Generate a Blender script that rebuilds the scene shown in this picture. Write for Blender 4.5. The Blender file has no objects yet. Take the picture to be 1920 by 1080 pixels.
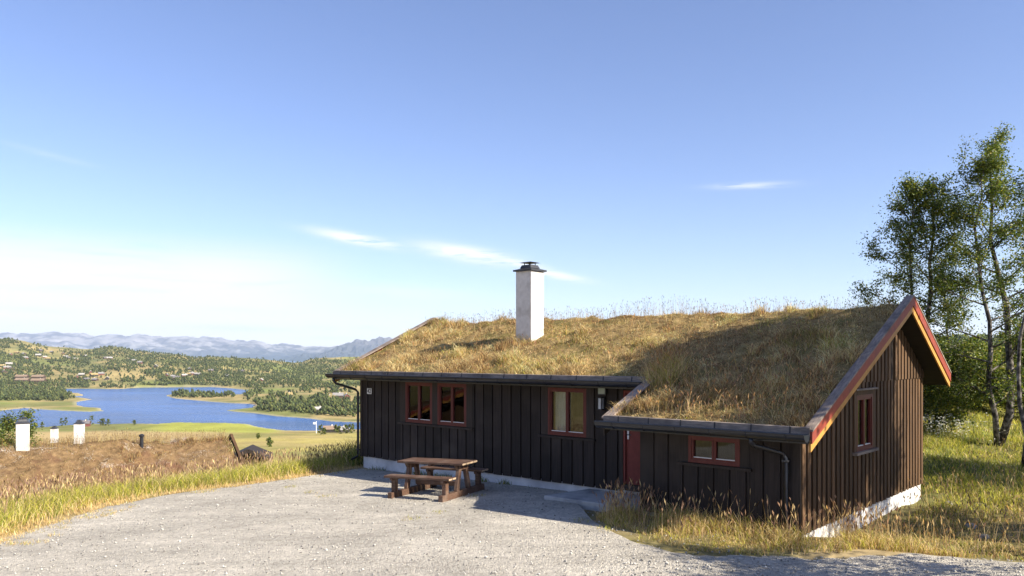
import bpy, bmesh, math, random
import numpy as np
from mathutils import Vector, Matrix

R = math.radians
rng = np.random.default_rng(7)
random.seed(7)
scene = bpy.context.scene
COL = scene.collection

# ------------------------------------------------------------------ camera
FPX, HZ, CAMZ = 1480.0, 667.0, 3.1          # focal length in photo pixels, horizon row, camera height
cam_d = bpy.data.cameras.new('camera')
cam = bpy.data.objects.new('camera', cam_d); COL.objects.link(cam)
cam.location = (0, 0, CAMZ); cam.rotation_euler = (R(90), 0, 0)
cam_d.sensor_width = 36.0; cam_d.lens = 36.0 * FPX / 1920.0
cam_d.shift_y = (HZ - 540.0) / 1920.0
cam_d.clip_start = 0.1; cam_d.clip_end = 60000
scene.camera = cam

# ------------------------------------------------------------------ sun, sky, exposure
SUN_AZ, SUN_EL = R(120.5), R(34.0)           # azimuth clockwise from +Y
sun_d = bpy.data.lights.new('sun', 'SUN'); sun_d.energy = 5.0; sun_d.angle = R(0.53); sun_d.color = (1.0, 0.90, 0.74)
sun = bpy.data.objects.new('sun', sun_d); COL.objects.link(sun)
SUND = Vector((math.sin(SUN_AZ) * math.cos(SUN_EL), math.cos(SUN_AZ) * math.cos(SUN_EL), math.sin(SUN_EL)))
sun.rotation_euler = SUND.to_track_quat('Z', 'Y').to_euler()
sun.location = SUND * 60

world = bpy.data.worlds.new('World'); scene.world = world; world.use_nodes = True
def build_world():
    nt = world.node_tree; N = nt.nodes; L = nt.links; N.clear()
    def m(op, a, b=None, c=None, clamp=False):
        n = N.new('ShaderNodeMath'); n.operation = op; n.use_clamp = clamp
        for i, v in enumerate((a, b, c)):
            if v is None: continue
            if isinstance(v, (int, float)): n.inputs[i].default_value = v
            else: L.new(v, n.inputs[i])
        return n.outputs[0]
    def sstep(v, lo, hi):
        n = N.new('ShaderNodeMapRange'); n.interpolation_type = 'SMOOTHSTEP'
        L.new(v, n.inputs[0]); n.inputs[1].default_value = lo; n.inputs[2].default_value = hi
        return n.outputs[0]
    sky = N.new('ShaderNodeTexSky'); sky.sky_type = 'NISHITA'; sky.sun_disc = False
    sky.sun_elevation = SUN_EL; sky.sun_rotation = SUN_AZ; sky.altitude = 900
    sky.air_density = 1.0; sky.dust_density = 1.1; sky.ozone_density = 1.7
    tc = N.new('ShaderNodeTexCoord'); sx = N.new('ShaderNodeSeparateXYZ'); L.new(tc.outputs['Generated'], sx.inputs[0])
    az = m('ARCTAN2', sx.outputs[0], sx.outputs[1]); el = m('ARCSINE', sx.outputs[2])
    def noise(sa, se, scale, detail, rough, off=0.0, dist=0.0):
        cv = N.new('ShaderNodeCombineXYZ')
        L.new(m('MULTIPLY', az, sa), cv.inputs[0])
        L.new(m('MULTIPLY_ADD', el, se, off), cv.inputs[1])
        n = N.new('ShaderNodeTexNoise'); n.inputs['Scale'].default_value = scale
        n.inputs['Detail'].default_value = detail; n.inputs['Roughness'].default_value = rough
        n.inputs['Distortion'].default_value = dist
        L.new(cv.outputs[0], n.inputs['Vector']); return n.outputs['Fac']
    # low veil of cirrus in the west
    n1 = noise(3.0, 30.0, 1.6, 6, 0.6, 3.0, 0.4)
    band = m('MULTIPLY', sstep(el, 0.15, 0.09), sstep(az, -0.16, -0.36))
    veil = m('MULTIPLY', band, sstep(n1, 0.24, 0.52))
    low = m('MULTIPLY', sstep(el, 0.06, 0.0), 0.35)
    cloud = m('MAXIMUM', m('MULTIPLY', veil, 0.92), low)
    wisp = noise(9.0, 75.0, 2.2, 7, 0.68, 11.0, 0.7)
    wm = sstep(wisp, 0.30, 0.52)
    def streak(X, Y, hw, hh, sl, amp):
        a0 = math.atan((X - 960) / 1480.0); e0 = math.atan((667 - Y) / 1480.0 * math.cos(a0))
        du = m('SUBTRACT', az, a0)
        dv = m('SUBTRACT', m('SUBTRACT', el, e0), m('MULTIPLY', du, -sl))
        q = m('ADD', m('POWER', m('ABSOLUTE', m('DIVIDE', du, hw / 1480.0)), 2.0), m('POWER', m('ABSOLUTE', m('DIVIDE', dv, hh / 1480.0)), 2.0))
        g = m('POWER', 2.718, m('MULTIPLY', q, -1.0))
        return m('MULTIPLY', m('MULTIPLY', g, wm), amp)
    wsp = None
    for s in ((668, 448, 70, 9, 0.16, 1.2), (875, 476, 80, 13, 0.15, 1.3), (965, 492, 70, 8, 0.22, 0.8), (1040, 515, 55, 7, 0.18, 1.0), (1405, 348, 60, 5, 0.02, 0.55),
              (95, 291, 60, 5, 0.16, 0.14), (1763, 614, 26, 9, 0.0, 0.9), (760, 548, 130, 14, 0.05, 0.3)):
        k = streak(*s); wsp = k if wsp is None else m('MAXIMUM', wsp, k)
    grey = None
    for s in ((455, 616, 95, 6, 0.02, 1.0), (600, 615, 30, 4, 0.0, 0.9), (690, 614, 28, 4, 0.0, 0.8), (440, 580, 55, 5, 0.02, 0.6), (60, 580, 60, 6, 0.05, 0.5), (620, 634, 60, 4, 0.0, 0.7)):
        k = streak(*s); grey = k if grey is None else m('MAXIMUM', grey, k)
    mix = N.new('ShaderNodeMix'); mix.data_type = 'RGBA'
    hsv = N.new('ShaderNodeMix'); hsv.data_type = 'RGBA'; hsv.blend_type = 'MULTIPLY'; hsv.inputs[0].default_value = 1.0
    L.new(sky.outputs[0], hsv.inputs[6]); hsv.inputs[7].default_value = (0.92, 0.895, 1.07, 1)
    L.new(m('MINIMUM', cloud, 1.0), mix.inputs[0]); L.new(hsv.outputs[2], mix.inputs[6]); mix.inputs[7].default_value = (5.45, 5.2, 5.3, 1)
    mix2 = N.new('ShaderNodeMix'); mix2.data_type = 'RGBA'
    L.new(m('MULTIPLY', grey, 0.75, clamp=True), mix2.inputs[0]); L.new(mix.outputs[2], mix2.inputs[6]); mix2.inputs[7].default_value = (4.6, 5.1, 6.2, 1)
    mix3 = N.new('ShaderNodeMix'); mix3.data_type = 'RGBA'; L.new(m('MULTIPLY', wsp, 1.0, clamp=True), mix3.inputs[0]); L.new(mix2.outputs[2], mix3.inputs[6]); mix3.inputs[7].default_value = (5.6, 5.75, 6.0, 1)
    bg = N.new('ShaderNodeBackground'); bg.inputs[1].default_value = 0.086
    L.new(mix3.outputs[2], bg.inputs[0])
    out = N.new('ShaderNodeOutputWorld'); L.new(bg.outputs[0], out.inputs[0])
build_world()

vs = scene.view_settings
scene.display_settings.display_device = 'sRGB'
vs.view_transform = 'Standard'; vs.look = 'None'; vs.gamma = 1.0; vs.use_curve_mapping = False
vs.exposure = 1.2
scene.render.engine = 'CYCLES'
cy = scene.cycles
cy.use_denoising = True
cy.max_bounces = 8; cy.diffuse_bounces = 3; cy.glossy_bounces = 3; cy.transparent_max_bounces = 10; cy.volume_bounces = 1; cy.transmission_bounces = 4
cy.sample_clamp_indirect = 6.0

# ------------------------------------------------------------------ helpers
def tag(o, label=None, cat=None, group=None, kind=None):
    if label: o['label'] = label
    if cat: o['category'] = cat
    if group: o['group'] = group
    if kind: o['kind'] = kind
    return o

def empty(name, loc=(0, 0, 0), rz=0.0):
    o = bpy.data.objects.new(name, None); COL.objects.link(o)
    o.location = loc; o.rotation_euler = (0, 0, rz); o.empty_display_size = 0.3
    return o

def link(name, me, mat=None, parent=None, loc=None):
    o = bpy.data.objects.new(name, me); COL.objects.link(o)
    if mat is not None and len(me.materials) == 0: me.materials.append(mat)
    if parent is not None: o.parent = parent
    if loc is not None: o.location = loc
    return o

def mesh_arrays(name, V, F, col=None, smooth=False):
    """V (n,3) float, F (m,k) int with k = 3 or 4."""
    V = np.ascontiguousarray(V, dtype=np.float32); F = np.ascontiguousarray(F, dtype=np.int32)
    me = bpy.data.meshes.new(name); n, (mF, k) = len(V), F.shape
    me.vertices.add(n); me.vertices.foreach_set('co', V.ravel())
    me.loops.add(mF * k); me.loops.foreach_set('vertex_index', F.ravel())
    me.polygons.add(mF)
    me.polygons.foreach_set('loop_start', np.arange(0, mF * k, k, dtype=np.int32))
    try: me.polygons.foreach_set('loop_total', np.full(mF, k, dtype=np.int32))
    except Exception: pass
    if smooth: me.polygons.foreach_set('use_smooth', np.ones(mF, dtype=bool))
    if col is not None:
        at = me.attributes.new('Col', 'FLOAT_COLOR', 'POINT')
        c4 = np.ones((n, 4), dtype=np.float32); c4[:, :3] = col
        at.data.foreach_set('color', c4.ravel())
    me.update(calc_edges=True); me.validate()
    return me

class MB:
    """collects shapes, builds one mesh"""
    def __init__(self, T=None): self.v = []; self.f = []; self.T = T
    def add(self, vs, fs):
        b = len(self.v)
        for p in vs:
            p = Vector(p); self.v.append(self.T(p) if self.T else p)
        for f in fs: self.f.append([i + b for i in f])
        return self
    def box(self, x0, x1, y0, y1, z0, z1):
        return self.hexa([(x0, y0, z0), (x1, y0, z0), (x1, y1, z0), (x0, y1, z0), (x0, y0, z1), (x1, y0, z1), (x1, y1, z1), (x0, y1, z1)])
    def hexa(self, p):
        return self.add(p, [(0, 3, 2, 1), (4, 5, 6, 7), (0, 1, 5, 4), (1, 2, 6, 5), (2, 3, 7, 6), (3, 0, 4, 7)])
    def beam(self, p0, p1, w, h, up=(0, 0, 1)):
        p0 = Vector(p0); p1 = Vector(p1); d = (p1 - p0).normalized(); sd = d.cross(Vector(up)).normalized(); u = sd.cross(d)
        q = []
        for p in (p0, p1):
            for a, b in ((-1, -1), (1, -1), (1, 1), (-1, 1)): q.append(p + sd * a * w / 2 + u * b * h / 2)
        return self.add(q, [(0, 3, 2, 1), (4, 5, 6, 7), (0, 1, 5, 4), (1, 2, 6, 5), (2, 3, 7, 6), (3, 0, 4, 7)])
    def tube(self, pts, rad, n=8, cap=True):
        pts = [Vector(p) for p in pts]
        if not hasattr(rad, '__len__'): rad = [rad] * len(pts)
        vs = []; fs = []
        for i, p in enumerate(pts):
            d = (pts[min(i + 1, len(pts) - 1)] - pts[max(i - 1, 0)]).normalized()
            a = d.cross(Vector((0.31, 0.17, 0.93)) if abs(d.z) < 0.9 else Vector((1, 0.1, 0))).normalized(); b = d.cross(a)
            for k in range(n):
                t = 2 * math.pi * k / n
                vs.append(p + (a * math.cos(t) + b * math.sin(t)) * rad[i])
        for i in range(len(pts) - 1):
            for k in range(n):
                fs.append((i * n + k, i * n + (k + 1) % n, (i + 1) * n + (k + 1) % n, (i + 1) * n + k))
        if cap:
            fs.append(tuple(range(n))[::-1]); fs.append(tuple((len(pts) - 1) * n + k for k in range(n)))
        return self.add(vs, fs)
    def build(self, name, mat, parent=None, smooth=False, bevel=0.0):
        me = bpy.data.meshes.new(name); me.from_pydata([tuple(v) for v in self.v], [], self.f)
        bm = bmesh.new(); bm.from_mesh(me)
        if bevel > 0:
            bmesh.ops.bevel(bm, geom=list(bm.edges), offset=bevel, segments=1, affect='EDGES', clamp_overlap=True)
        bmesh.ops.recalc_face_normals(bm, faces=bm.faces); bm.to_mesh(me); bm.free()
        if smooth:
            for p in me.polygons: p.use_smooth = True
        return link(name, me, mat, parent)

# value noise
_perm = np.random.default_rng(99).random((256, 256))
def vnoise(x, y):
    xi = np.floor(x).astype(int); yi = np.floor(y).astype(int); fx = x - xi; fy = y - yi
    fx = fx * fx * (3 - 2 * fx); fy = fy * fy * (3 - 2 * fy)
    g = lambda a, b: _perm[a & 255, b & 255]
    return (g(xi, yi) * (1 - fx) + g(xi + 1, yi) * fx) * (1 - fy) + (g(xi, yi + 1) * (1 - fx) + g(xi + 1, yi + 1) * fx) * fy
def fbm(x, y, o=4):
    s = 0.0; a = 0.5
    for i in range(o):
        s = s + a * vnoise(x * 2 ** i + 17.3 * i, y * 2 ** i + 5.1 * i); a *= 0.5
    return s / (1 - 0.5 ** o)
def sm(v, lo, hi):
    t = np.clip((v - lo) / (hi - lo), 0, 1); return t * t * (3 - 2 * t)

# ------------------------------------------------------------------ materials
def nmat(name):
    mt = bpy.data.materials.new(name); mt.use_nodes = True
    nt = mt.node_tree; nt.nodes.clear()
    out = nt.nodes.new('ShaderNodeOutputMaterial'); bs = nt.nodes.new('ShaderNodeBsdfPrincipled')
    nt.links.new(bs.outputs[0], out.inputs[0])
    return mt, nt, bs, out
def rgb(c): return (c[0], c[1], c[2], 1)
def mat_noise(name, c1, c2, scale=(8, 8, 8), rough=0.8, detail=6, bump=0.3, bdist=0.01, rnd=0.0, c3=None, s3=1.0, spec=0.3, contrast=(0.3, 0.7), metal=0.0):
    mt, nt, bs, out = nmat(name); N = nt.nodes; L = nt.links
    tc = N.new('ShaderNodeTexCoord'); mp = N.new('ShaderNodeMapping'); mp.inputs['Scale'].default_value = scale
    L.new(tc.outputs['Object'], mp.inputs[0])
    nz = N.new('ShaderNodeTexNoise'); nz.inputs['Scale'].default_value = 1; nz.inputs['Detail'].default_value = detail; nz.inputs['Roughness'].default_value = 0.65
    L.new(mp.outputs[0], nz.inputs['Vector'])
    cr = N.new('ShaderNodeValToRGB'); cr.color_ramp.elements[0].position = contrast[0]; cr.color_ramp.elements[1].position = contrast[1]
    cr.color_ramp.elements[0].color = rgb(c1); cr.color_ramp.elements[1].color = rgb(c2)
    L.new(nz.outputs['Fac'], cr.inputs[0]); col = cr.outputs[0]
    if c3 is not None:
        n3 = N.new('ShaderNodeTexNoise'); n3.inputs['Scale'].default_value = s3; n3.inputs['Detail'].default_value = 4
        L.new(tc.outputs['Object'], n3.inputs['Vector'])
        r3 = N.new('ShaderNodeMapRange'); r3.inputs[1].default_value = 0.5; r3.inputs[2].default_value = 0.72; L.new(n3.outputs['Fac'], r3.inputs[0])
        mx = N.new('ShaderNodeMix'); mx.data_type = 'RGBA'; L.new(r3.outputs[0], mx.inputs[0]); L.new(col, mx.inputs[6]); mx.inputs[7].default_value = rgb(c3); col = mx.outputs[2]
    if rnd > 0:
        oi = N.new('ShaderNodeObjectInfo'); mr = N.new('ShaderNodeMapRange'); mr.inputs[3].default_value = 1 - rnd; mr.inputs[4].default_value = 1 + rnd
        L.new(oi.outputs['Random'], mr.inputs[0])
        hs = N.new('ShaderNodeHueSaturation'); L.new(col, hs.inputs['Color']); L.new(mr.outputs[0], hs.inputs['Value']); col = hs.outputs[0]
    L.new(col, bs.inputs['Base Color']); bs.inputs['Roughness'].default_value = rough
    bs.inputs['Specular IOR Level'].default_value = spec; bs.inputs['Metallic'].default_value = metal
    if bump > 0:
        bp = N.new('ShaderNodeBump'); bp.inputs['Strength'].default_value = bump; bp.inputs['Distance'].default_value = bdist
        L.new(nz.outputs['Fac'], bp.inputs['Height']); L.new(bp.outputs[0], bs.inputs['Normal'])
    return mt
def mat_attr(name, rough=0.9, trans=0.0, spec=0.15, nscale=None, namp=0.3, tcol=(1, 1, 1), bump=0.0):
    """colour from the mesh's own colour attribute, optional fine noise and translucency (leaves, blades)"""
    mt, nt, bs, out = nmat(name); N = nt.nodes; L = nt.links
    at = N.new('ShaderNodeAttribute'); at.attribute_name = 'Col'; col = at.outputs['Color']
    if nscale:
        tc = N.new('ShaderNodeTexCoord'); nz = N.new('ShaderNodeTexNoise'); nz.inputs['Scale'].default_value = nscale; nz.inputs['Detail'].default_value = 8; nz.inputs['Roughness'].default_value = 0.7
        L.new(tc.outputs['Object'], nz.inputs['Vector'])
        mr = N.new('ShaderNodeMapRange'); mr.inputs[1].default_value = 0.25; mr.inputs[2].default_value = 0.75; mr.inputs[3].default_value = 1 - namp; mr.inputs[4].default_value = 1 + namp
        L.new(nz.outputs['Fac'], mr.inputs[0])
        hs = N.new('ShaderNodeHueSaturation'); L.new(col, hs.inputs['Color']); L.new(mr.outputs[0], hs.inputs['Value']); col = hs.outputs[0]
        if bump > 0:
            bp = N.new('ShaderNodeBump'); bp.inputs['Strength'].default_value = bump; bp.inputs['Distance'].default_value = 0.05
            L.new(nz.outputs['Fac'], bp.inputs['Height']); L.new(bp.outputs[0], bs.inputs['Normal'])
    L.new(col, bs.inputs['Base Color']); bs.inputs['Roughness'].default_value = rough; bs.inputs['Specular IOR Level'].default_value = spec
    if trans > 0:
        tr = N.new('ShaderNodeBsdfTranslucent'); mx = N.new('ShaderNodeMix'); mx.data_type = 'RGBA'; mx.blend_type = 'MULTIPLY'; mx.inputs[0].default_value = 1
        L.new(col, mx.inputs[6]); mx.inputs[7].default_value = rgb(tcol); L.new(mx.outputs[2], tr.inputs[0])
        ms = N.new('ShaderNodeMixShader'); ms.inputs[0].default_value = trans; L.new(bs.outputs[0], ms.inputs[1]); L.new(tr.outputs[0], ms.inputs[2]); L.new(ms.outputs[0], out.inputs[0])
    return mt

M = {}
M['board'] = mat_noise('stained_board', (0.012, 0.0098, 0.0095), (0.037, 0.028, 0.025), (38, 38, 1.3), 0.72, 7, 0.5, 0.004, rnd=0.28, spec=0.25, c3=(0.050, 0.040, 0.035), s3=0.9)
M['board_side'] = mat_noise('stained_board_sunlit', (0.036, 0.021, 0.011), (0.13, 0.074, 0.038), (38, 38, 1.3), 0.7, 7, 0.5, 0.004, rnd=0.32, spec=0.25, c3=(0.13, 0.078, 0.042), s3=0.8)  # sunlit copy of the front boards: gable light put into a paler, warmer colour
M['under'] = mat_noise('under_boards', (0.012, 0.009, 0.008), (0.03, 0.022, 0.017), (30, 30, 1.5), 0.85, 5, 0.3, 0.004)
M['trim'] = mat_noise('dark_trim', (0.02, 0.015, 0.013), (0.045, 0.034, 0.028), (25, 25, 2), 0.7, 6, 0.4, 0.003, rnd=0.15)
M['red'] = mat_noise('red_paint', (0.20, 0.038, 0.024), (0.30, 0.060, 0.036), (14, 14, 14), 0.55, 6, 0.25, 0.003, rnd=0.05, c3=(0.14, 0.04, 0.032), s3=2.5)
M['redframe'] = mat_noise('red_frame_paint', (0.088, 0.017, 0.015), (0.135, 0.026, 0.021), (20, 20, 3), 0.45, 6, 0.2, 0.002, rnd=0.05)
M['door'] = mat_noise('red_door_paint', (0.15, 0.028, 0.024), (0.20, 0.038, 0.032), (9, 9, 9), 0.5, 5, 0.15, 0.002)
M['yellow'] = mat_noise('ochre_paint', (0.40, 0.20, 0.045), (0.54, 0.28, 0.07), (12, 12, 12), 0.55, 6, 0.25, 0.003, rnd=0.05, c3=(0.36, 0.18, 0.05), s3=2.5)
M['grey_wood'] = mat_noise('weathered_wood', (0.12, 0.10, 0.085), (0.30, 0.25, 0.21), (6, 40, 40), 0.85, 8, 0.6, 0.006, rnd=0.15, c3=(0.10, 0.085, 0.075), s3=2.0)
M['cap_wood'] = mat_noise('weathered_cap', (0.13, 0.105, 0.09), (0.36, 0.29, 0.24), (30, 5, 5), 0.8, 8, 0.6, 0.006, rnd=0.12, c3=(0.11, 0.09, 0.08), s3=2.5)
M['soffit'] = mat_noise('soffit_boards', (0.012, 0.010, 0.009), (0.03, 0.022, 0.018), (3, 30, 30), 0.85, 5, 0.3, 0.004)
M['gutter'] = mat_noise('black_gutter', (0.008, 0.011, 0.019), (0.014, 0.018, 0.028), (5, 5, 5), 0.3, 3, 0.03, 0.002, spec=0.5)
M['found'] = mat_noise('painted_concrete', (0.50, 0.50, 0.51), (0.70, 0.69, 0.68), (3, 3, 3), 0.85, 8, 0.3, 0.008, c3=(0.40, 0.40, 0.41), s3=1.3)
M['slab'] = mat_noise('concrete', (0.36, 0.36, 0.35), (0.48, 0.48, 0.47), (5, 5, 5), 0.9, 8, 0.3, 0.006, c3=(0.15, 0.155, 0.16), s3=1.6)
M['plaster'] = mat_noise('white_plaster', (0.52, 0.50, 0.475), (0.66, 0.64, 0.61), (7, 7, 7), 0.9, 9, 0.5, 0.01, c3=(0.40, 0.375, 0.34), s3=2.6)
M['metal'] = mat_noise('dark_metal', (0.02, 0.022, 0.028), (0.045, 0.048, 0.056), (9, 9, 9), 0.45, 4, 0.1, 0.002, spec=0.5)
M['white'] = mat_noise('white_enamel', (0.74, 0.75, 0.77), (0.82, 0.82, 0.83), (12, 12, 12), 0.35, 3, 0.0)
M['ink'] = mat_noise('black_enamel', (0.02, 0.02, 0.025), (0.03, 0.03, 0.035), (9, 9, 9), 0.4, 2, 0.0)
M['table'] = mat_noise('stained_table_wood', (0.05, 0.029, 0.021), (0.155, 0.088, 0.058), (4, 40, 40), 0.6, 8, 0.5, 0.004, rnd=0.2, c3=(0.18, 0.13, 0.10), s3=3.0)
M['endgrain'] = mat_noise('end_grain', (0.30, 0.22, 0.14), (0.46, 0.35, 0.24), (40, 40, 40), 0.85, 6, 0.3, 0.003)
M['inner'] = mat_noise('interior_pine', (0.20, 0.13, 0.075), (0.29, 0.19, 0.11), (20, 20, 2), 0.7, 5, 0.2, 0.003)
M['curtain'] = mat_noise('curtain_cloth', (0.52, 0.50, 0.47), (0.70, 0.68, 0.64), (30, 30, 2), 0.95, 4, 0.2, 0.01)
M['cushion'] = mat_noise('cushion_cloth', (0.55, 0.42, 0.34), (0.72, 0.58, 0.47), (10, 10, 10), 0.95, 4, 0.2, 0.01)
M['rock'] = mat_noise('rock', (0.16, 0.155, 0.15), (0.36, 0.35, 0.33), (6, 6, 6), 0.9, 8, 0.7, 0.03, c3=(0.12, 0.12, 0.09), s3=3.0)
M['sod'] = mat_noise('sod_surface', (0.12, 0.085, 0.036), (0.36, 0.265, 0.12), (7, 7, 7), 0.95, 9, 0.9, 0.04, c3=(0.13, 0.125, 0.045), s3=1.3, spec=0.05)
M['sod_old'] = mat_noise('old_sod_surface', (0.085, 0.055, 0.030), (0.26, 0.175, 0.090), (5, 5, 5), 0.95, 9, 1.0, 0.06, c3=(0.12, 0.062, 0.040), s3=1.1, spec=0.05)
M['blade'] = mat_attr('grass_blades', 0.75, 0.35, 0.15, tcol=(1.0, 0.97, 0.85))
M['leaf'] = mat_attr('leaves', 0.5, 0.38, 0.35, tcol=(1.15, 1.2, 0.45))
M['bark'] = mat_noise('birch_bark', (0.035, 0.03, 0.027), (0.30, 0.275, 0.25), (7, 7, 5), 0.85, 7, 0.6, 0.012, contrast=(0.45, 0.66))
M['forest'] = mat_attr('forest_foliage', 0.9, 0.15, 0.05)
M['ground'] = mat_attr('ground_cover', 0.95, 0.0, 0.05, nscale=0.9, namp=0.45, bump=0.6)
M['mount'] = mat_attr('mountain_rock', 0.95, 0.0, 0.05, nscale=0.004, namp=0.3)

def mat_gravel():
    mt, nt, bs, out = nmat('gravel'); N = nt.nodes; L = nt.links
    tc = N.new('ShaderNodeTexCoord')
    vo = N.new('ShaderNodeTexVoronoi'); vo.inputs['Scale'].default_value = 24; vo.inputs['Randomness'].default_value = 1
    vo2 = N.new('ShaderNodeTexVoronoi'); vo2.inputs['Scale'].default_value = 60
    n1 = N.new('ShaderNodeTexNoise'); n1.inputs['Scale'].default_value = 0.55; n1.inputs['Detail'].default_value = 6; n1.inputs['Roughness'].default_value = 0.65
    n2 = N.new('ShaderNodeTexNoise'); n2.inputs['Scale'].default_value = 7.0; n2.inputs['Detail'].default_value = 8; n2.inputs['Roughness'].default_value = 0.75
    for n in (vo, vo2, n1, n2): L.new(tc.outputs['Object'], n.inputs['Vector'])
    cr = N.new('ShaderNodeValToRGB'); e = cr.color_ramp.elements
    e[0].position = 0.0; e[0].color = (0.19, 0.175, 0.15, 1); e[1].position = 1.0; e[1].color = (0.64, 0.60, 0.51, 1)
    k = e.new(0.35); k.color = (0.40, 0.375, 0.33, 1); k = e.new(0.7); k.color = (0.52, 0.485, 0.42, 1)
    L.new(vo.outputs['Color'], cr.inputs[0])
    cr2 = N.new('ShaderNodeValToRGB'); e = cr2.color_ramp.elements; e[0].position = 0.25; e[0].color = (0.25, 0.235, 0.205, 1); e[1].position = 0.75; e[1].color = (0.60, 0.555, 0.465, 1)
    L.new(n2.outputs['Fac'], cr2.inputs[0])
    mx = N.new('ShaderNodeMix'); mx.data_type = 'RGBA'; mx.inputs[0].default_value = 0.5; L.new(cr.outputs[0], mx.inputs[6]); L.new(cr2.outputs[0], mx.inputs[7])
    # drier, finer, paler wheel tracks and damp darker stretches
    mr = N.new('ShaderNodeMapRange'); mr.inputs[1].default_value = 0.3; mr.inputs[2].default_value = 0.7; mr.inputs[3].default_value = 0.80; mr.inputs[4].default_value = 1.27; L.new(n1.outputs['Fac'], mr.inputs[0])
    n4 = N.new('ShaderNodeTexNoise'); n4.inputs['Scale'].default_value = 1.0; n4.inputs['Detail'].default_value = 5; n4.inputs['Roughness'].default_value = 0.7
    mp4 = N.new('ShaderNodeMapping'); mp4.inputs['Rotation'].default_value = (0, 0, 0.5); mp4.inputs['Scale'].default_value = (0.45, 2.1, 1); L.new(tc.outputs['Object'], mp4.inputs[0]); L.new(mp4.outputs[0], n4.inputs['Vector'])
    mr4 = N.new('ShaderNodeMapRange'); mr4.inputs[1].default_value = 0.3; mr4.inputs[2].default_value = 0.7; mr4.inputs[3].default_value = 0.82; mr4.inputs[4].default_value = 1.13; L.new(n4.outputs['Fac'], mr4.inputs[0])
    mv = N.new('ShaderNodeMath'); mv.operation = 'MULTIPLY'; L.new(mr.outputs[0], mv.inputs[0]); L.new(mr4.outputs[0], mv.inputs[1])
    hs = N.new('ShaderNodeHueSaturation'); L.new(mx.outputs[2], hs.inputs['Color']); L.new(mv.outputs[0], hs.inputs['Value'])
    L.new(hs.outputs[0], bs.inputs['Base Color']); bs.inputs['Roughness'].default_value = 0.95; bs.inputs['Specular IOR Level'].default_value = 0.1
    ad = N.new('ShaderNodeMath'); ad.operation = 'ADD'; L.new(vo.outputs['Distance'], ad.inputs[0]); L.new(vo2.outputs['Distance'], ad.inputs[1])
    ad2 = N.new('ShaderNodeMath'); ad2.operation = 'SUBTRACT'; L.new(n2.outputs['Fac'], ad2.inputs[0]); L.new(ad.outputs[0], ad2.inputs[1])
    bp = N.new('ShaderNodeBump'); bp.inputs['Strength'].default_value = 0.75; bp.inputs['Distance'].default_value = 0.03
    L.new(ad2.outputs[0], bp.inputs['Height']); L.new(bp.outputs[0], bs.inputs['Normal'])
    return mt
M['gravel'] = mat_gravel()

def mat_glass():
    mt, nt, bs, out = nmat('window_glass'); N = nt.nodes; L = nt.links; N.remove(bs)
    tr = N.new('ShaderNodeBsdfTransparent'); tr.inputs[0].default_value = (0.86, 0.89, 0.88, 1)
    gl = N.new('ShaderNodeBsdfGlossy'); gl.inputs['Roughness'].default_value = 0.01
    tc = N.new('ShaderNodeTexCoord'); nz = N.new('ShaderNodeTexNoise'); nz.inputs['Scale'].default_value = 2.2; L.new(tc.outputs['Object'], nz.inputs['Vector'])
    bp = N.new('ShaderNodeBump'); bp.inputs['Strength'].default_value = 0.06; bp.inputs['Distance'].default_value = 0.02; L.new(nz.outputs['Fac'], bp.inputs['Height']); L.new(bp.outputs[0], gl.inputs['Normal'])
    fr = N.new('ShaderNodeFresnel'); fr.inputs[0].default_value = 1.48
    ms = N.new('ShaderNodeMixShader'); L.new(fr.outputs[0], ms.inputs[0]); L.new(tr.outputs[0], ms.inputs[1]); L.new(gl.outputs[0], ms.inputs[2]); L.new(ms.outputs[0], out.inputs[0])
    return mt
M['glass'] = mat_glass()

def mat_water(name, base, scale, bump):
    mt, nt, bs, out = nmat(name); N = nt.nodes; L = nt.links
    tc = N.new('ShaderNodeTexCoord'); mp = N.new('ShaderNodeMapping'); mp.inputs['Scale'].default_value = (0.35, 1.0, 1.0); mp.inputs['Rotation'].default_value = (0, 0, 0.25); L.new(tc.outputs['Object'], mp.inputs[0])
    nz = N.new('ShaderNodeTexNoise'); nz.inputs['Scale'].default_value = scale; nz.inputs['Detail'].default_value = 6; nz.inputs['Roughness'].default_value = 0.7; L.new(mp.outputs[0], nz.inputs['Vector'])
    n2 = N.new('ShaderNodeTexNoise'); n2.inputs['Scale'].default_value = scale * 0.08; n2.inputs['Detail'].default_value = 4; L.new(mp.outputs[0], n2.inputs['Vector'])
    cr = N.new('ShaderNodeValToRGB'); e = cr.color_ramp.elements; e[0].position = 0.35; e[1].position = 0.65
    e[0].color = rgb([c * 0.6 for c in base]); e[1].color = rgb([c * 1.45 for c in base]); L.new(n2.outputs['Fac'], cr.inputs[0]); L.new(cr.outputs[0], bs.inputs['Base Color'])
    bs.inputs['Roughness'].default_value = 0.22; bs.inputs['Specular IOR Level'].default_value = 0.35
    bp = N.new('ShaderNodeBump'); bp.inputs['Strength'].default_value = bump; bp.inputs['Distance'].default_value = 1.5; L.new(nz.outputs['Fac'], bp.inputs['Height']); L.new(bp.outputs[0], bs.inputs['Normal'])
    return mt
M['water'] = mat_water('lake_water', (0.014, 0.068, 0.22), 0.12, 0.9)
M['fjord'] = mat_water('fjord_water', (0.05, 0.16, 0.38), 0.02, 0.8)

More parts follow.
